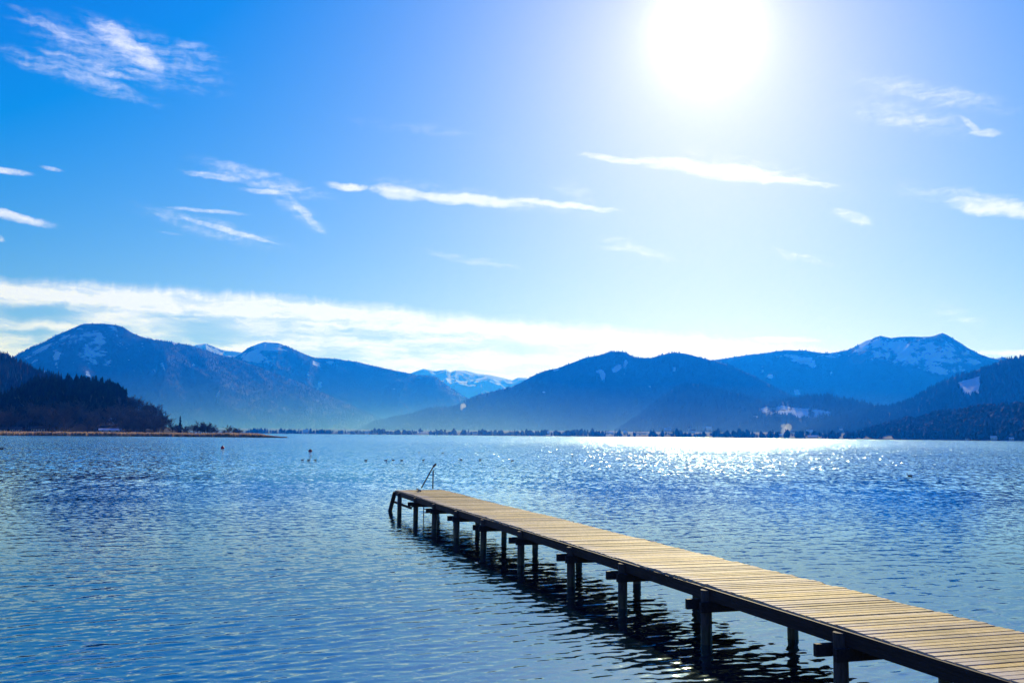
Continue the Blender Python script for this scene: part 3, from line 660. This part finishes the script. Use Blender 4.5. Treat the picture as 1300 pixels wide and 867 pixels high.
# gaps in front of the buildings
def clear(c, r):
    return (126 < c < 153 and r < 842) or (c < 58 and r < 835)
P = [p for p in P if not clear(p[2], p[3])]
pp = np.array([(x, y, float(ground_j(np.array(x), np.array(y))) - .3) for x, y, c, r in P]); hh = np.array([10 + 7 * g.random() for p in P])
V2, T2 = scatter(BARE_HI, pp, hh, g, (1.0, 1.5))
tag(link('wood', mesh_np('wood', V2, T2, M_BARE)), 'brown leafless broadleaf wood on the lower slope of the left headland', 'wood', kind='stuff')

def kit_mesh(name, kit, h, wd, mat):
    V, T = kit; V = V.copy(); V[:, :2] *= h * wd; V[:, 2] *= h; return mesh_np(name, V, T, mat)
def split_tree(kit, ntrunk):
    V, T = kit; return (V, T[:ntrunk]), (V, T[ntrunk:])
def compact(kit):
    V, T = kit; u, inv = np.unique(T, return_inverse=True); return V[u], inv.reshape(T.shape)
TREE_P = {}
def tree_proto(kind, seed):
    if (kind, seed) in TREE_P: return TREE_P[(kind, seed)]
    if kind == 'bare':
        k = bare_tris(seed + 40, nb=34, twigs=320, wide=.34 + .05 * (seed % 3)); tr, cr = split_tree(k, 12); tr, cr = compact(tr), compact(cr)
        r = (mesh_np('trunk', tr[0], tr[1], M_BARK), mesh_np('crown', cr[0], cr[1], M_BARE))
    else:
        V, T = conifer_tris(11, 9, rad=.16, seed=seed + 60); tr, cr = compact((V, T[-8:])), compact((V, T[:-8]))
        r = (mesh_np('trunk', tr[0], tr[1], M_BARK), mesh_np('crown', cr[0], cr[1], M_CON))
    TREE_P[(kind, seed)] = r; return r
def tree(kind, c, r, h, wide, label, group=None, z=None):
    x, y = jcol(c, r); gz = float(ground_j(np.array(x), np.array(y))) if z is None else z
    o = empty('bare_tree' if kind == 'bare' else 'conifer', (x, y, gz - .2), random.uniform(0, 6.28)); o.scale = (h * wide, h * wide, h)
    tr, cr = tree_proto(kind, random.randrange(4)); link('trunk', tr, o); link('crown', cr, o)
    tag(o, label, 'tree', group); return o
# trees one can tell apart against the haze
for c, h in ((49, 20), (59, 19), (70, 21), (86, 22), (97, 21), (118, 21), (130, 21), (137, 20), (145, 18), (154, 18), (161, 19)):
    tree('conifer', c, 1040, h + 1, 1.15, 'dark conifer standing out on the crest of the left headland wood', 'conifers on the headland skyline')
for c, h in ((168, 17), (176, 18), (184, 17), (191, 18), (198, 18), (205, 17), (211, 14), (217, 10)):
    tree('bare', c, 985, h * 1.05, 1.15, 'leafless tree in the row stepping down the right flank of the headland', 'bare trees down the headland flank')
tree('conifer', 231, 850, 16, .8, 'small pointed conifer rising above the low bushes near the right end of the headland wood')
for c, h, wd in ((222, 10, 1.6), (227, 9, 1.6), (236, 8, 1.7), (241, 8, 1.6)):
    tree('bare', c, 838, h, wd, 'low leafless bush beside the small pointed conifer at the wood edge', 'low bushes at the wood edge')
for c, h, wd in ((249, 9, 1.6), (254, 11, 1.5), (260, 12, 1.5), (266, 11, 1.5), (272, 9.5, 1.6), (277, 7, 1.7), (257, 9, 1.7), (263, 9, 1.7), (269, 8, 1.7)):
    tree('bare', c, 800 + random.uniform(-8, 8), h, wd, 'leafless bush of the rounded dark clump before the gap on the spit', 'rounded bush clump on the spit')
for c, h, wd, lb in ((293, 9.6, 1.1, 'taller tree of the small isolated group on the reed spit'), (288, 5.5, 1.6, 'low bush at the left of the isolated tree group on the reed spit'), (299, 7, 1.6, 'broad bush in the middle of the isolated tree group on the reed spit'), (305, 7, 1.3, 'bush at the right end of the isolated tree group on the reed spit')):
    tree('bare', c, 770, h, wd, lb)

# ------------------------------------------------------------------ far shore
SH = ([250, 300, 500, 700, 900, 1060, 1290, 1450, 1600], [4500, 4300, 4000, 3500, 3050, 2600, 2000, 1750, 1600])
def shore_r(c): return np.interp(c, *SH)
def shore_z(c, r): return .6 + np.clip(r - shore_r(c), 0, 3000) * .018
colsS = np.arange(200, 1600, 3.); AA = np.array([az_of(c) for c in colsS]); u = np.concatenate([[-6, 0], np.linspace(5, 1500, 25)])
RR = shore_r(colsS) + u[:, None]; Z = np.where(u[:, None] < -1, -1., shore_z(colsS, RR)) + 0 * RR
tag(link('shore', mesh_np('shore', np.stack([RR * np.sin(AA), RR * np.cos(AA), Z], -1).reshape(-1, 3), grid_quads(len(u), len(colsS)), simple('shore_meadow', (.05, .05, .035), .95, .4, .01, spec=.05), smooth=True)), kind='structure')
g = np.random.default_rng(31)
FARH = [(388, 549.5, 6, 'small pale house on the far shore beyond the tip of the spit'), (466, 550, 4, 'single white house on the far shore at the foot of the left mountains'), (537, 550, 11, 'long white lakeside hall on the far shore above the end of the jetty'),
        (603, 551, 5, 'small white house on the far shore just right of the jetty ladder'), (696, 549, 3.5, 'narrow white house between dark trees on the far shore'), (774, 549, 8, 'broad snow roofed house left of the brightest shore'),
        (793.6, 549, 4, 'small bright house between the broad snow roofed house and the long white one'), (815, 549.6, 13, 'long white building near the left edge of the sun glitter'), (848, 547, 6, 'pale house right of the long white building by the glitter'),
        (900, 545, 6, 'pale house on the slope right of the church spire'), (992, 554, 5, 'little white boathouse left of the smoke plume'), (1006, 550, 5, 'white house directly beside the smoke plume'),
        (1028, 550, 6, 'house right of the smoke plume below the snowy meadow'), (1032, 555, 11, 'long low white boathouse at the waterline below the snowy meadow'), (1068, 545, 3, 'lone bright house under the wooded ridge at the right'),
        (1090, 550, 4, 'reddish roofed house left of the right hand wood'), (1098, 547.6, 4, 'bright white house above the reddish roofed one'), (1124, 549, 4, 'small pale house at the left edge of the right hand wood'), (1128, 554, 9, 'low long pale house under trees at the left of the right hand wood'),
        (1228, 557, 3.5, 'small white boathouse below the dark right hand wood'), (1262, 558.2, 6, 'low brownish boathouse below the dark right hand wood'), (1284, 556.5, 4, 'pale hut among trees at the far right of the shore')]
P = []; hh = []
for i in range(3000):
    c = 300 + 800 * g.random() ** .9; d = 3 + 420 * g.random() ** 2.2
    if vn(np.array(c / 9.), np.array(0.), 3) < .30 and g.random() < .7: continue
    if d < 240 and any(abs(c - h_[0]) < h_[2] * .6 + 1. for h_ in FARH): continue
    r = shore_r(c) + d; a_ = az_of(c)
    P.append((r * math.sin(a_), r * math.cos(a_), float(shore_z(c, r)) - .5)); hh.append((5 + 17 * g.random() * vn(np.array(c / 6.), np.array(d / 100.), 6) * 1.5))
V3, T3 = scatter(BLOB + CON_LO, np.array(P), hh, g, (.7, 1.2))
tag(link('wood', mesh_np('wood', V3, T3, simple('far_trees', (.014, .019, .016), .95, .4, .02, spec=.05))), 'distant tree belt with gaps along the far shore at the foot of the mountains', 'wood', kind='stuff')
# dark wood at the right
Hw = ([1085, 1116, 1142, 1152, 1168, 1188, 1200, 1220, 1232, 1252, 1300, 1400, 1600], [548, 539, 533, 531, 531, 524, 522, 522, 519, 516, 515, 512, 505])
def wz(c, r):
    sr = shore_r(c); top = np.interp(c, *Hw); dd = (557.5 - top) / F * (sr + 260) - 17
    t = np.clip((r - sr) / 260., 0, 1); return .6 + np.maximum(dd, 0) * t ** .9
colsS = np.arange(1085, 1600, 3.); AA = np.array([az_of(c) for c in colsS]); u = np.concatenate([[-3], np.linspace(0, 262, 14), [330, 420, 520]])
RR = shore_r(colsS) + u[:, None]; Z = wz(colsS, RR) * np.where(u[:, None] > 262, np.clip(1 - (u[:, None] - 262) / 240., 0, 1), 1); Z[0] = -1; Z += .15
tag(link('hill', mesh_np('hill', np.stack([RR * np.sin(AA), RR * np.cos(AA), Z], -1).reshape(-1, 3), grid_quads(len(u), len(colsS)), M_BARK, smooth=True)), kind='structure')
P = []; hh = []
for i in range(5200):
    c = 1088 + 480 * g.random(); d = 4 + 290 * g.random(); r = shore_r(c) + d; a_ = az_of(c)
    if c < 1130 and g.random() < .55: continue
    if d < 60 and any(abs(c - h_[0]) < h_[2] * .6 + .8 for h_ in FARH): continue
    P.append((r * math.sin(a_), r * math.cos(a_), float(wz(c, r)) - .5)); hh.append(11 + 9 * g.random() + 3 * vn(np.array(c / 7.), np.array(d / 40.), 6))
V3, T3 = scatter(CON_LO + BLOB[:2], np.array(P), hh, g, (.8, 1.2))
tag(link('wood', mesh_np('wood', V3, T3, M_CON)), 'dark blue conifer wood reaching down to the lake at the right edge', 'wood', kind='stuff')

# ------------------------------------------------------------------ houses
def find_ground(c, y, zf, r0, r1):
    d = ray(c, y); hd = math.hypot(d[0], d[1])
    best = r0
    for r in np.linspace(r0, r1, 260):
        z = HC + d[2] / hd * r
        best = r
        if z <= zf(c, r): break
    return best
def house(c, r, z, wid, dep, hw, hr, label, snowy, group=None, name='house'):
    a_ = az_of(c); o = empty(name, (r * math.sin(a_), r * math.cos(a_), z), -a_)
    b = MB(); b.box((0, 0, hw / 2), (wid, dep, hw)); g_ = [(-wid / 2, -dep / 2 + .02, hw), (-wid / 2, dep / 2 - .02, hw), (-wid / 2, 0, hw + hr * .93)]; g2_ = [(-p[0], p[1], p[2]) for p in g_]
    b.add(g_ + g2_, [(0, 1, 2), (5, 4, 3)]); b.build('wall', M_WALL, o)
    q = MB(); ov = .6; th = .5
    for s in (-1, 1):
        A = (-wid / 2 - ov, s * (dep / 2 + ov), hw - .25); B = (wid / 2 + ov, s * (dep / 2 + ov), hw - .25); C_ = (wid / 2 + ov, 0, hw + hr); D_ = (-wid / 2 - ov, 0, hw + hr)
        up = (0, 0, th); P_ = [A, B, C_, D_] + [(p[0], p[1], p[2] + th) for p in (A, B, C_, D_)]
        q.add(P_, [(0, 1, 2, 3), (7, 6, 5, 4), (0, 4, 5, 1), (1, 5, 6, 2), (2, 6, 7, 3), (3, 7, 4, 0)])
    q.build('roof', M_ROOFSNOW if snowy else M_ROOF, o)
    nw = max(2, int(wid / 4)); 
    for i in range(min(nw, 5)):
        x = -wid / 2 + wid * (i + .5) / min(nw, 5); p = MB(); p.box((x, -dep / 2 - .03, hw * .55), (1.3, .12, 1.5)); p.build('window', M_GLASS, o)
    tag(o, label, name.replace('_', ' '), group); return o
for i, (c, y, wpx, lb) in enumerate(FARH):
    zf = (lambda cc, rr: float(wz(cc, rr))) if c > 1135 else (lambda cc, rr: float(shore_z(cc, rr)))
    sr = float(shore_r(c)); r = find_ground(c, y + .5, zf, sr + 1, sr + 900) if c < 1135 else sr + 2
    r = min(r, sr + 260) if c < 860 else r
    wid = 1.15 * wpx * r / F; ratio = .5 if wpx > 7 else .8
    z = zf(c, r)
    if c < 1135: z = max(z, float(HC + (r * ray(c, y + 1.2)[2] / math.hypot(*ray(c, y + 1.2)[:2]))))
    house(c, r - 4, z, wid, max(6, wid * .45), (3.2 if wpx > 7 else max(2.6, wid * .36)), 2.4 if wpx > 7 else max(1.8, wid * .28), lb, i % 4 != 3)
# church
c, y = 876, 546; r = 3700.; z = 14.; a_ = az_of(c)
o = empty('church', (r * math.sin(a_), r * math.cos(a_), z), -a_ + .4)
b = MB(); b.box((9, 0, 5), (20, 10, 10)); b.box((-4, 0, 10), (6, 6, 20)); b.build('wall', M_WALL, o)
b = MB(); P_ = [(-7.3, -3.3, 20), (-.7, -3.3, 20), (-.7, 3.3, 20), (-7.3, 3.3, 20), (-4, 0, 38)]; b.add(P_, [(0, 1, 4), (1, 2, 4), (2, 3, 4), (3, 0, 4), (3, 2, 1, 0)]); b.build('spire', M_ROOF, o)
b = MB(); P_ = [(-1, -5.5, 10), (19.5, -5.5, 10), (19.5, 5.5, 10), (-1, 5.5, 10), (-1, 0, 16), (19.5, 0, 16)]; b.add(P_, [(0, 1, 5, 4), (2, 3, 4, 5), (0, 4, 3), (1, 2, 5), (3, 2, 1, 0)]); b.build('roof', M_ROOF, o)
tag(o, 'small village church with a pointed spire rising above the far shore trees', 'church')
# buildings on the left headland
def gj(c, r): x, y = jcol(c, r); return float(ground_j(np.array(x), np.array(y)))
house(139.5, 826, gj(139.5, 826) + .6, 15.5, 5, 1.2, .9, 'low house with a long snow covered roof in front of the headland wood', True)
house(142.6, 872, gj(142.6, 872) + 1., 5, 5, 3, 1.6, 'small snowy roofed shed above the long roofed house in the headland wood', True, name='shed')
for c, lb in ((0, 'bright lakeside house at the left edge of the photo'), (5.5, 'pale cabin next to the house at the left edge'), (16, 'third pale cabin from the left edge below the headland wood'), (24, 'fourth pale cabin from the left edge below the headland wood'), (43, 'pale cabin with the brightest wall left of the long roofed house'), (49.5, 'small pale cabin between two others below the headland wood'), (56, 'rightmost pale cabin of the row below the headland wood')):
    house(c, 822, gj(c, 822), 3.4, 4, 2.7, 1.2, lb, False, name='cabin')

# ------------------------------------------------------------------ jetty
HD = .87
E0, E1 = on_z(503, 622, HD), on_z(1265, 855, HD); B0, B1 = on_z(561, 621, HD), on_z(1300, 805, HD)
dirj = (E1 - E0) / np.linalg.norm(E1 - E0); nj = np.array([-dirj[1], dirj[0], 0.])   # dirj runs towards the viewer, nj to the right edge
wd0 = (B0 - E0) @ nj; wd1 = (B1 - E1) @ nj; WID = (wd0 + wd1) / 2
LEN = 46.
jet = empty('jetty', (E0[0], E0[1], 0), math.atan2(dirj[1], dirj[0]))
tag(jet, 'long weathered plank jetty on dark timber posts, running out into the lake', 'jetty')
def along(px, off=0.):
    """distance along the jetty where the vertical plane `off` inside the left edge crosses photo column px"""
    best = None
    for t in np.arange(0, LEN, .01):
        P_ = E0 + dirj * t + nj * off; P_[2] = .5; x_, _ = pix(P_[None])
        if x_[0] >= px: return t
    return LEN
# local frame: x along (towards the viewer), y to the right edge, z up   (empty rotated so that x = dirj)
PIT = .150
NP_ = int(LEN / PIT); b = MB()
for i in range(NP_):
    x = (i + .5) * PIT; wv = .016 * math.sin(x * .7) + .012 * math.sin(x * 1.9 + 1)
    e0 = random.uniform(-.02, .02) + wv; e1 = random.uniform(-.035, .045) + wv
    M_ = Matrix.Rotation(random.gauss(0, .0022), 4, 'Z') @ Matrix.Rotation(random.gauss(0, .004), 4, 'Y') @ Matrix.Rotation(random.gauss(0, .004), 4, 'Y') @ Matrix.Rotation(math.pi / 2, 4, 'Z')
    b.box((x, (e0 + WID + e1) / 2, HD - .022 + random.gauss(0, .0035) + .010 * math.sin(x * .55)), (WID + e1 - e0, PIT - .018 - random.random() * .010, .044), M_, .007)
dk = b.build('deck', M_DECK, jet)
ym = 1
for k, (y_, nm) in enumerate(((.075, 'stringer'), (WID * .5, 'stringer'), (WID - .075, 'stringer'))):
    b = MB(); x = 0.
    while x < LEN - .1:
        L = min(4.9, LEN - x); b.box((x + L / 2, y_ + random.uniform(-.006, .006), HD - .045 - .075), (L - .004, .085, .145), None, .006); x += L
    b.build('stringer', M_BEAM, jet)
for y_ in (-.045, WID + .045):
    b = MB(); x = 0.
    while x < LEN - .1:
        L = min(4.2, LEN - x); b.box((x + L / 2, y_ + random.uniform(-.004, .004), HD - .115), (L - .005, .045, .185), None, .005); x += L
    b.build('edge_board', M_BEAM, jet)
front = [509.5, 530.3, 554.3, 583, 617, 665, 729, 795, 902, 1074]
bents = [along(px, .0) for px in front]
print('bents', [round(v, 2) for v in bents], 'WID', wd0, wd1, 'plank px')
last = bents[-1]; step = bents[-1] - bents[-2]
while last + 3.0 < LEN: last += 3.2; bents.append(last)
for i, x in enumerate(bents):
    for y_, r in ((-.075, .092), (1.46, .088)):
        b = MB(); ln = random.uniform(-.015, .015)
        b.tube((x + random.uniform(-.02, .02) + (0 if y_ < .2 else .05), y_ + ln, -1.6), (x, y_, HD - (.05 if y_ < .2 else .055)), r * 1.05, r * .96, 12, True, .035)
        b.build('post', M_POST, jet)
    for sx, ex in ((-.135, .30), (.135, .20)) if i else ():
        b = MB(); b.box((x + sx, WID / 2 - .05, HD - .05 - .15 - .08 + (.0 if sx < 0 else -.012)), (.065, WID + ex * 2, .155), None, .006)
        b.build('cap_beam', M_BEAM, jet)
# far end: sloping strut and low tie rail
b = MB(); b.tube((.05, -.06, HD - .08), (-.5, -.40, -1.0), .085, .085, 10, True, .03); b.build('strut', M_BEAM, jet)
b = MB(); b.tube((.05, WID - .1, HD - .1), (-.75, WID - .1, -.9), .085, .085, 10, True, .03); b.build('strut', M_BEAM, jet)
b = MB(); b.box((1.5, -.02, HD - .5), (3.6, .05, .09), None, .005); b.build('tie_rail', M_BEAM, jet)
b = MB(); b.box((-.03, WID / 2, HD - .10), (.05, WID, .16), Matrix.Rotation(math.pi * 0, 4, 'Z')); b.build('end_board', M_BEAM, jet)
# swimming ladder with its bent hand rail at the far right corner
def to_local(px, py, z=None, y_loc=None):
    d = ray(px, py)
    if z is not None: P_ = CP + d * (z - HC) / d[2]
    else:
        n0 = nj; t = ((E0 + nj * y_loc - CP) @ n0) / (d @ n0); P_ = CP + d * t
    v = P_ - E0; return (float(v @ dirj), float(v @ nj), float(P_[2]))
lad = empty('ladder', (0, 0, 0)); lad.parent = jet
yl_ = WID - .12
pA = to_local(549.5, 620.5, z=HD); yl_ = pA[1]; pT = to_local(551.5, 597, y_loc=yl_); pB = to_local(540.5, 620.5, z=HD); pE = to_local(554.0, 590.5, y_loc=yl_)
print('ladder', pA, pT, pB, pE, yl_)
b = MB(); b.tube(pA, (pA[0], pA[1], pT[2]), .028, .028, 8); b.build('rail', M_STEEL, lad)
b = MB(); b.tube((pA[0] - 1.0, pA[1] - .28, HD), (pA[0] + .1, pA[1] + .0, pT[2] + .18), .028, .028, 8); b.tube((pA[0] + .08, pA[1], pT[2] + .16), (pA[0] + .2, pA[1] + .06, pT[2] + .26), .05, .045, 8); b.build('rail', M_STEEL, lad)
b = MB(); q_ = to_local(534, 622.6, z=HD + .05); b.tube((q_[0], q_[1], HD + .045), (q_[0] - 1.0, q_[1] + .05, HD + .07), .035, .03, 8); b.build('mooring_bar', M_STEEL, jet)
b = MB()
for k in range(3): b.tube((-.1, pA[1] - .5, .62 - .28 * k), (-.1, pA[1] - .05, .62 - .28 * k), .02, .02, 6)
b.tube((-.1, pA[1] - .5, HD), (-.1, pA[1] - .5, -.6), .024, .024, 6); b.tube((-.1, pA[1] - .05, HD), (-.1, pA[1] - .05, -.6), .024, .024, 6); b.build('rung', M_STEEL, lad)

# ------------------------------------------------------------------ waterfowl
def duck_meshes():
    b = MB(); n = 12; secs = []
    prof = [(-.25, .075, .012, .02), (-.21, .055, .05, .04), (-.12, .035, .095, .075), (0, .03, .115, .09), (.10, .035, .10, .085), (.165, .06, .06, .06), (.185, .12, .036, .036), (.19, .17, .03, .032), (.20, .205, .04, .038), (.225, .215, .034, .032), (.25, .21, .012, .014)]
    P_ = []
    for x, zc, ry, rz in prof:
        for i in range(n): a = 6.283 * i / n; P_.append((x, ry * math.cos(a), zc + rz * math.sin(a)))
    Fs = []
    for j in range(len(prof) - 1): Fs += [(j * n + i, j * n + (i + 1) % n, (j + 1) * n + (i + 1) % n, (j + 1) * n + i) for i in range(n)]
    Fs += [tuple(range(n - 1, -1, -1)), tuple(range((len(prof) - 1) * n, len(prof) * n))]
    b.add(P_, Fs); body = b.mesh('body', M_DUCK, True)
    b = MB(); b.box((.275, 0, .205), (.06, .03, .016), None, .003); bill = b.mesh('bill', M_BILL)
    return body, bill
DB, DBI = duck_meshes()
def duck(px, py, head, label, group=None, s=1.):
    P_ = on_z(px, py); o = empty('duck', P_, head); o.scale = (s, s, s); link('body', DB, o); link('bill', DBI, o); tag(o, label, 'duck', group)
DK = [(384, 584, 0, 'leftmost of the three dark ducks swimming close together below the faded buoy'), (392, 584, .1, 'middle one of the three dark ducks swimming close together'), (400, 584, .3, 'rightmost of the three dark ducks swimming close together'),
      (464.5, 584.6, .2, 'single dark duck between the group of three and the ducks before the jetty'), (490, 584.6, .1, 'left duck of the three above the far end of the jetty'), (499, 584.2, 2.9, 'middle duck of the three above the far end of the jetty'), (510, 584.6, .1, 'right duck of the three above the far end of the jetty'),
      (537.5, 584.2, .9, 'dark duck just left of the jetty ladder rail'), (585, 583.6, 3.0, 'dark duck swimming right of the jetty ladder rail'), (609.5, 583.6, .4, 'second dark duck to the right of the jetty ladder rail'), (650.5, 585, 0, 'lone dark duck furthest right in the long row of ducks'),
      (532, 574.6, 1.4, 'small far duck upper left of the jetty ladder rail'), (562, 575, .1, 'small far duck upper right of the jetty ladder rail'), (727, 579, 0, 'flat dark duck left of the sun glitter'), (821.5, 576.5, 0, 'dark duck at the edge of the sun glitter on the dark calm line'),
      (1155, 604.5, 3.14, 'lone dark duck on open blue water right of the sun glitter'), (125.5, 577, .6, 'lone small duck on the water below the left headland')]
for px, py, hd_, lb in DK: duck(px, py, hd_, lb, s=(.85 if py < 600 else 1.))
# bird with upright neck at the left edge
P_ = on_z(2.0, 570.5); o = empty('goose', P_, 0.); o.scale = (1.25,) * 3
b = MB(); n = 12; prof = [(-.42, .12, .02, .03), (-.33, .10, .09, .07), (-.15, .08, .15, .12), (.05, .08, .16, .13), (.2, .11, .11, .11), (.27, .20, .05, .05), (.29, .36, .036, .036), (.29, .52, .03, .03), (.30, .62, .035, .034), (.335, .655, .042, .036), (.39, .65, .02, .02)]
Pp = []
for x, zc, ry, rz in prof:
    for i in range(n): a = 6.283 * i / n; Pp.append((x, ry * math.cos(a), zc + rz * math.sin(a)))
Fs = []
for j in range(len(prof) - 1): Fs += [(j * n + i, j * n + (i + 1) % n, (j + 1) * n + (i + 1) % n, (j + 1) * n + i) for i in range(n)]
Fs += [tuple(range(n - 1, -1, -1)), tuple(range((len(prof) - 1) * n, len(prof) * n))]
b.add(Pp, Fs); b.build('body', M_DUCK, o, True); b = MB(); b.box((.43, 0, .645), (.09, .035, .025), None, .004); b.build('bill', M_BILL, o)
tag(o, 'dark long necked water bird swimming at the very left edge of the lake', 'water bird')
# buoys
def buoy(px, py, r, mat, label, squash=1.):
    P_ = on_z(px, py); o = empty('buoy', P_); b = MB(); n = 16; pr = []
    for k in range(9): a = -math.pi / 2 + math.pi * k / 8; pr.append((r * math.cos(a) + .005, r * .45 + r * squash * math.sin(a)))
    Pp = [(q[0] * math.cos(6.283 * i / n), q[0] * math.sin(6.283 * i / n), q[1]) for q in pr for i in range(n)]
    b.add(Pp, [(j * n + i, j * n + (i + 1) % n, (j + 1) * n + (i + 1) % n, (j + 1) * n + i) for j in range(8) for i in range(n)]); b.build('float', mat, o, True)
    b = MB(); zt = r * .45 + r * squash; b.tube((0, 0, zt - .03), (0, 0, zt + .14), .07, .05, 8); b.build('top_eye', mat, o); tag(o, label, 'buoy')
buoy(282.5, 569.5, .36, M_RED, 'bright red round buoy floating off the headland')
buoy(393.8, 573.5, .34, M_DRED, 'dark faded red buoy above the three ducks', .75)
# two small boats far out
def boat(px, r, label, sail):
    a_ = az_of(px); o = empty('sailing_boat' if sail else 'motor_boat', (r * math.sin(a_), r * math.cos(a_), 0), .4)
    prof = [(-3., .9, .5), (-1, 1.2, .6), (1.2, 1.0, .7), (3.1, .06, .95)]; V_ = []
    for x, hw, zt in prof: V_ += [(x, -hw, zt), (x, -hw * .6, -.2), (x, hw * .6, -.2), (x, hw, zt)]
    Fs = [(j * 4 + i, j * 4 + i + 1, j * 4 + 5 + i, j * 4 + 4 + i) for j in range(3) for i in range(3)] + [(j * 4 + 3, j * 4, j * 4 + 4, j * 4 + 7) for j in range(3)] + [(3, 2, 1, 0), (12, 13, 14, 15)]
    b = MB(); b.add(V_, Fs); b.build('hull', M_WHITE, o)
    if sail:
        b = MB(); b.tube((.4, 0, .5), (.4, 0, 8.5), .07, .05, 6); b.build('mast', M_STEEL, o)
        b = MB(); b.add([(.3, -.02, 1.4), (-2.6, .15, 1.4), (.3, -.02, 8.2), (.3, .04, 1.4), (-2.6, .2, 1.4), (.3, .04, 8.2)], [(0, 1, 2), (5, 4, 3), (0, 3, 4, 1), (1, 4, 5, 2), (2, 5, 3, 0)]); b.build('sail', M_SAIL, o)
    else:
        b = MB(); b.box((.2, 0, 1.2), (2.4, 1.6, 1.2), None, .15); b.build('cabin', M_WHITE, o)
    tag(o, label, 'boat')
boat(553.5, 3000, 'tiny white sailing boat on the far side of the lake above the jetty ladder', True)
boat(672.5, 2700, 'tiny white motor boat near the far shore right of the jetty end', False)

# ------------------------------------------------------------------ air
def vol_mat(name, col, dens, aniso=0., noise=None):
    m, nt, out = newmat(name); N = NT(nt)
    v = N.n('ShaderNodeVolumePrincipled', {'Color': c4(col), 'Absorption Color': (1, 1, 1, 1), 'Density': dens, 'Anisotropy': aniso})
    if noise:
        p = N.n('ShaderNodeNewGeometry').outputs['Position']
        n_ = N.n('ShaderNodeTexNoise', {'Vector': p, 'Scale': noise, 'Detail': 3.}).outputs[0]
        nt.links.new(N.m('MULTIPLY', N.step(n_, .35, .65), dens), v.inputs['Density'])
    nt.links.new(v.outputs[0], out.inputs['Volume']); return m
HAZE_COL, HAZE_D = (.003, .15, 1.0), 1.25e-4
b = MB(); b.box((0, 7000, 530), (34000, 19000, 1076)); tag(b.build('haze', vol_mat('haze_air', HAZE_COL, HAZE_D, .45)), 'pale blue haze filling the valley air', 'haze', kind='stuff')
def ellipsoid(name, c, rad, mat, seed=0, amp=.0, n=24, mrow=12):
    g = np.random.default_rng(seed); V_ = []; Fs = []
    for j in range(mrow + 1):
        ph = -math.pi / 2 + math.pi * j / mrow
        for i in range(n):
            a = 6.283 * i / n; k = 1 + amp * (float(vn(np.array(3 * math.cos(a) + 5 + seed), np.array(3 * math.sin(a) + 2 * ph + 9), seed)) - .5) * 2
            V_.append((c[0] + rad[0] * k * math.cos(ph) * math.cos(a), c[1] + rad[1] * k * math.cos(ph) * math.sin(a), c[2] + rad[2] * k * math.sin(ph)))
    for j in range(mrow): Fs += [(j * n + i, j * n + (i + 1) % n, (j + 1) * n + (i + 1) % n, (j + 1) * n + i) for i in range(n)]
    b = MB(); b.add(V_, Fs); return b.build(name, mat, None, True)
def at_r(px, py, r): d = ray(px, py); return CP + d * r / math.hypot(d[0], d[1])
def mist_mat(name, col, d0, hs):
    m, nt, out = newmat(name); N = NT(nt)
    z = N.n('ShaderNodeSeparateXYZ', {0: N.n('ShaderNodeNewGeometry').outputs['Position']}).outputs[2]
    d = N.m('MULTIPLY', N.m('EXPONENT', N.m('MULTIPLY', N.m('MAXIMUM', z, 0.), -1. / hs)), d0)
    v = N.n('ShaderNodeVolumePrincipled', {'Color': c4(col), 'Absorption Color': (1, 1, 1, 1), 'Density': d, 'Anisotropy': .3})
    nt.links.new(v.outputs[0], out.inputs['Volume']); return m
P_ = at_r(400, 545, 5600)
tag(ellipsoid('mist', (P_[0], P_[1] + 100, -30), (2300, 1400, 420), mist_mat('valley_mist', (.22, .62, 1.), 5.5e-4, 85.)), 'pale mist lying low in the valley below the left mountains', 'mist', kind='stuff')
P_ = at_r(900, 545, 4200)
tag(ellipsoid('mist', (P_[0], P_[1] + 200, -30), (1700, 1100, 260), mist_mat('village_mist', (.32, .60, 1.), 2.2e-4, 60.)), 'pale mist over the village shore behind the sun glitter', 'mist', kind='stuff')
sm = vol_mat('smoke', (.8, .92, 1.), .028, .3)
P_ = at_r(588, 515, 5150); tag(ellipsoid('smoke', tuple(P_), (15, 15, 13), sm, 3, .3), 'white smoke puff drifting before the left flank of the central mountain', 'smoke', kind='stuff')
P_ = at_r(586, 518, 5150); tag(ellipsoid('smoke', tuple(P_), (8, 8, 12), sm, 5, .3), 'thin smoke trail just below the white puff', 'smoke', kind='stuff')
for i, (px, py, a_, b_) in enumerate(((996, 548, 10, 14), (1000, 543, 11, 12), (995, 541, 8, 7))):
    P_ = at_r(px, py, 2850); tag(ellipsoid('smoke', tuple(P_), (a_, a_, b_), sm, 8 + i, .35), ('lowest billow of the white smoke plume by the village shore', 'large middle billow of the white smoke plume by the village shore', 'small upper left billow of the smoke plume by the village shore')[i], 'smoke', kind='stuff')

# ------------------------------------------------------------------ render settings
vs_ = sc.view_settings; vs_.view_transform = 'Standard'; vs_.look = 'None'; vs_.exposure = 0.0; vs_.gamma = 1
cy = sc.cycles
cy.use_denoising = True
try: cy.denoiser = 'OPENIMAGEDENOISE'
except Exception: pass
cy.max_bounces = 6; cy.volume_bounces = 0; cy.glossy_bounces = 3; cy.diffuse_bounces = 2; cy.transparent_max_bounces = 12
cy.sample_clamp_direct = 180.; cy.sample_clamp_indirect = 6.; cy.caustics_reflective = False; cy.caustics_refractive = False
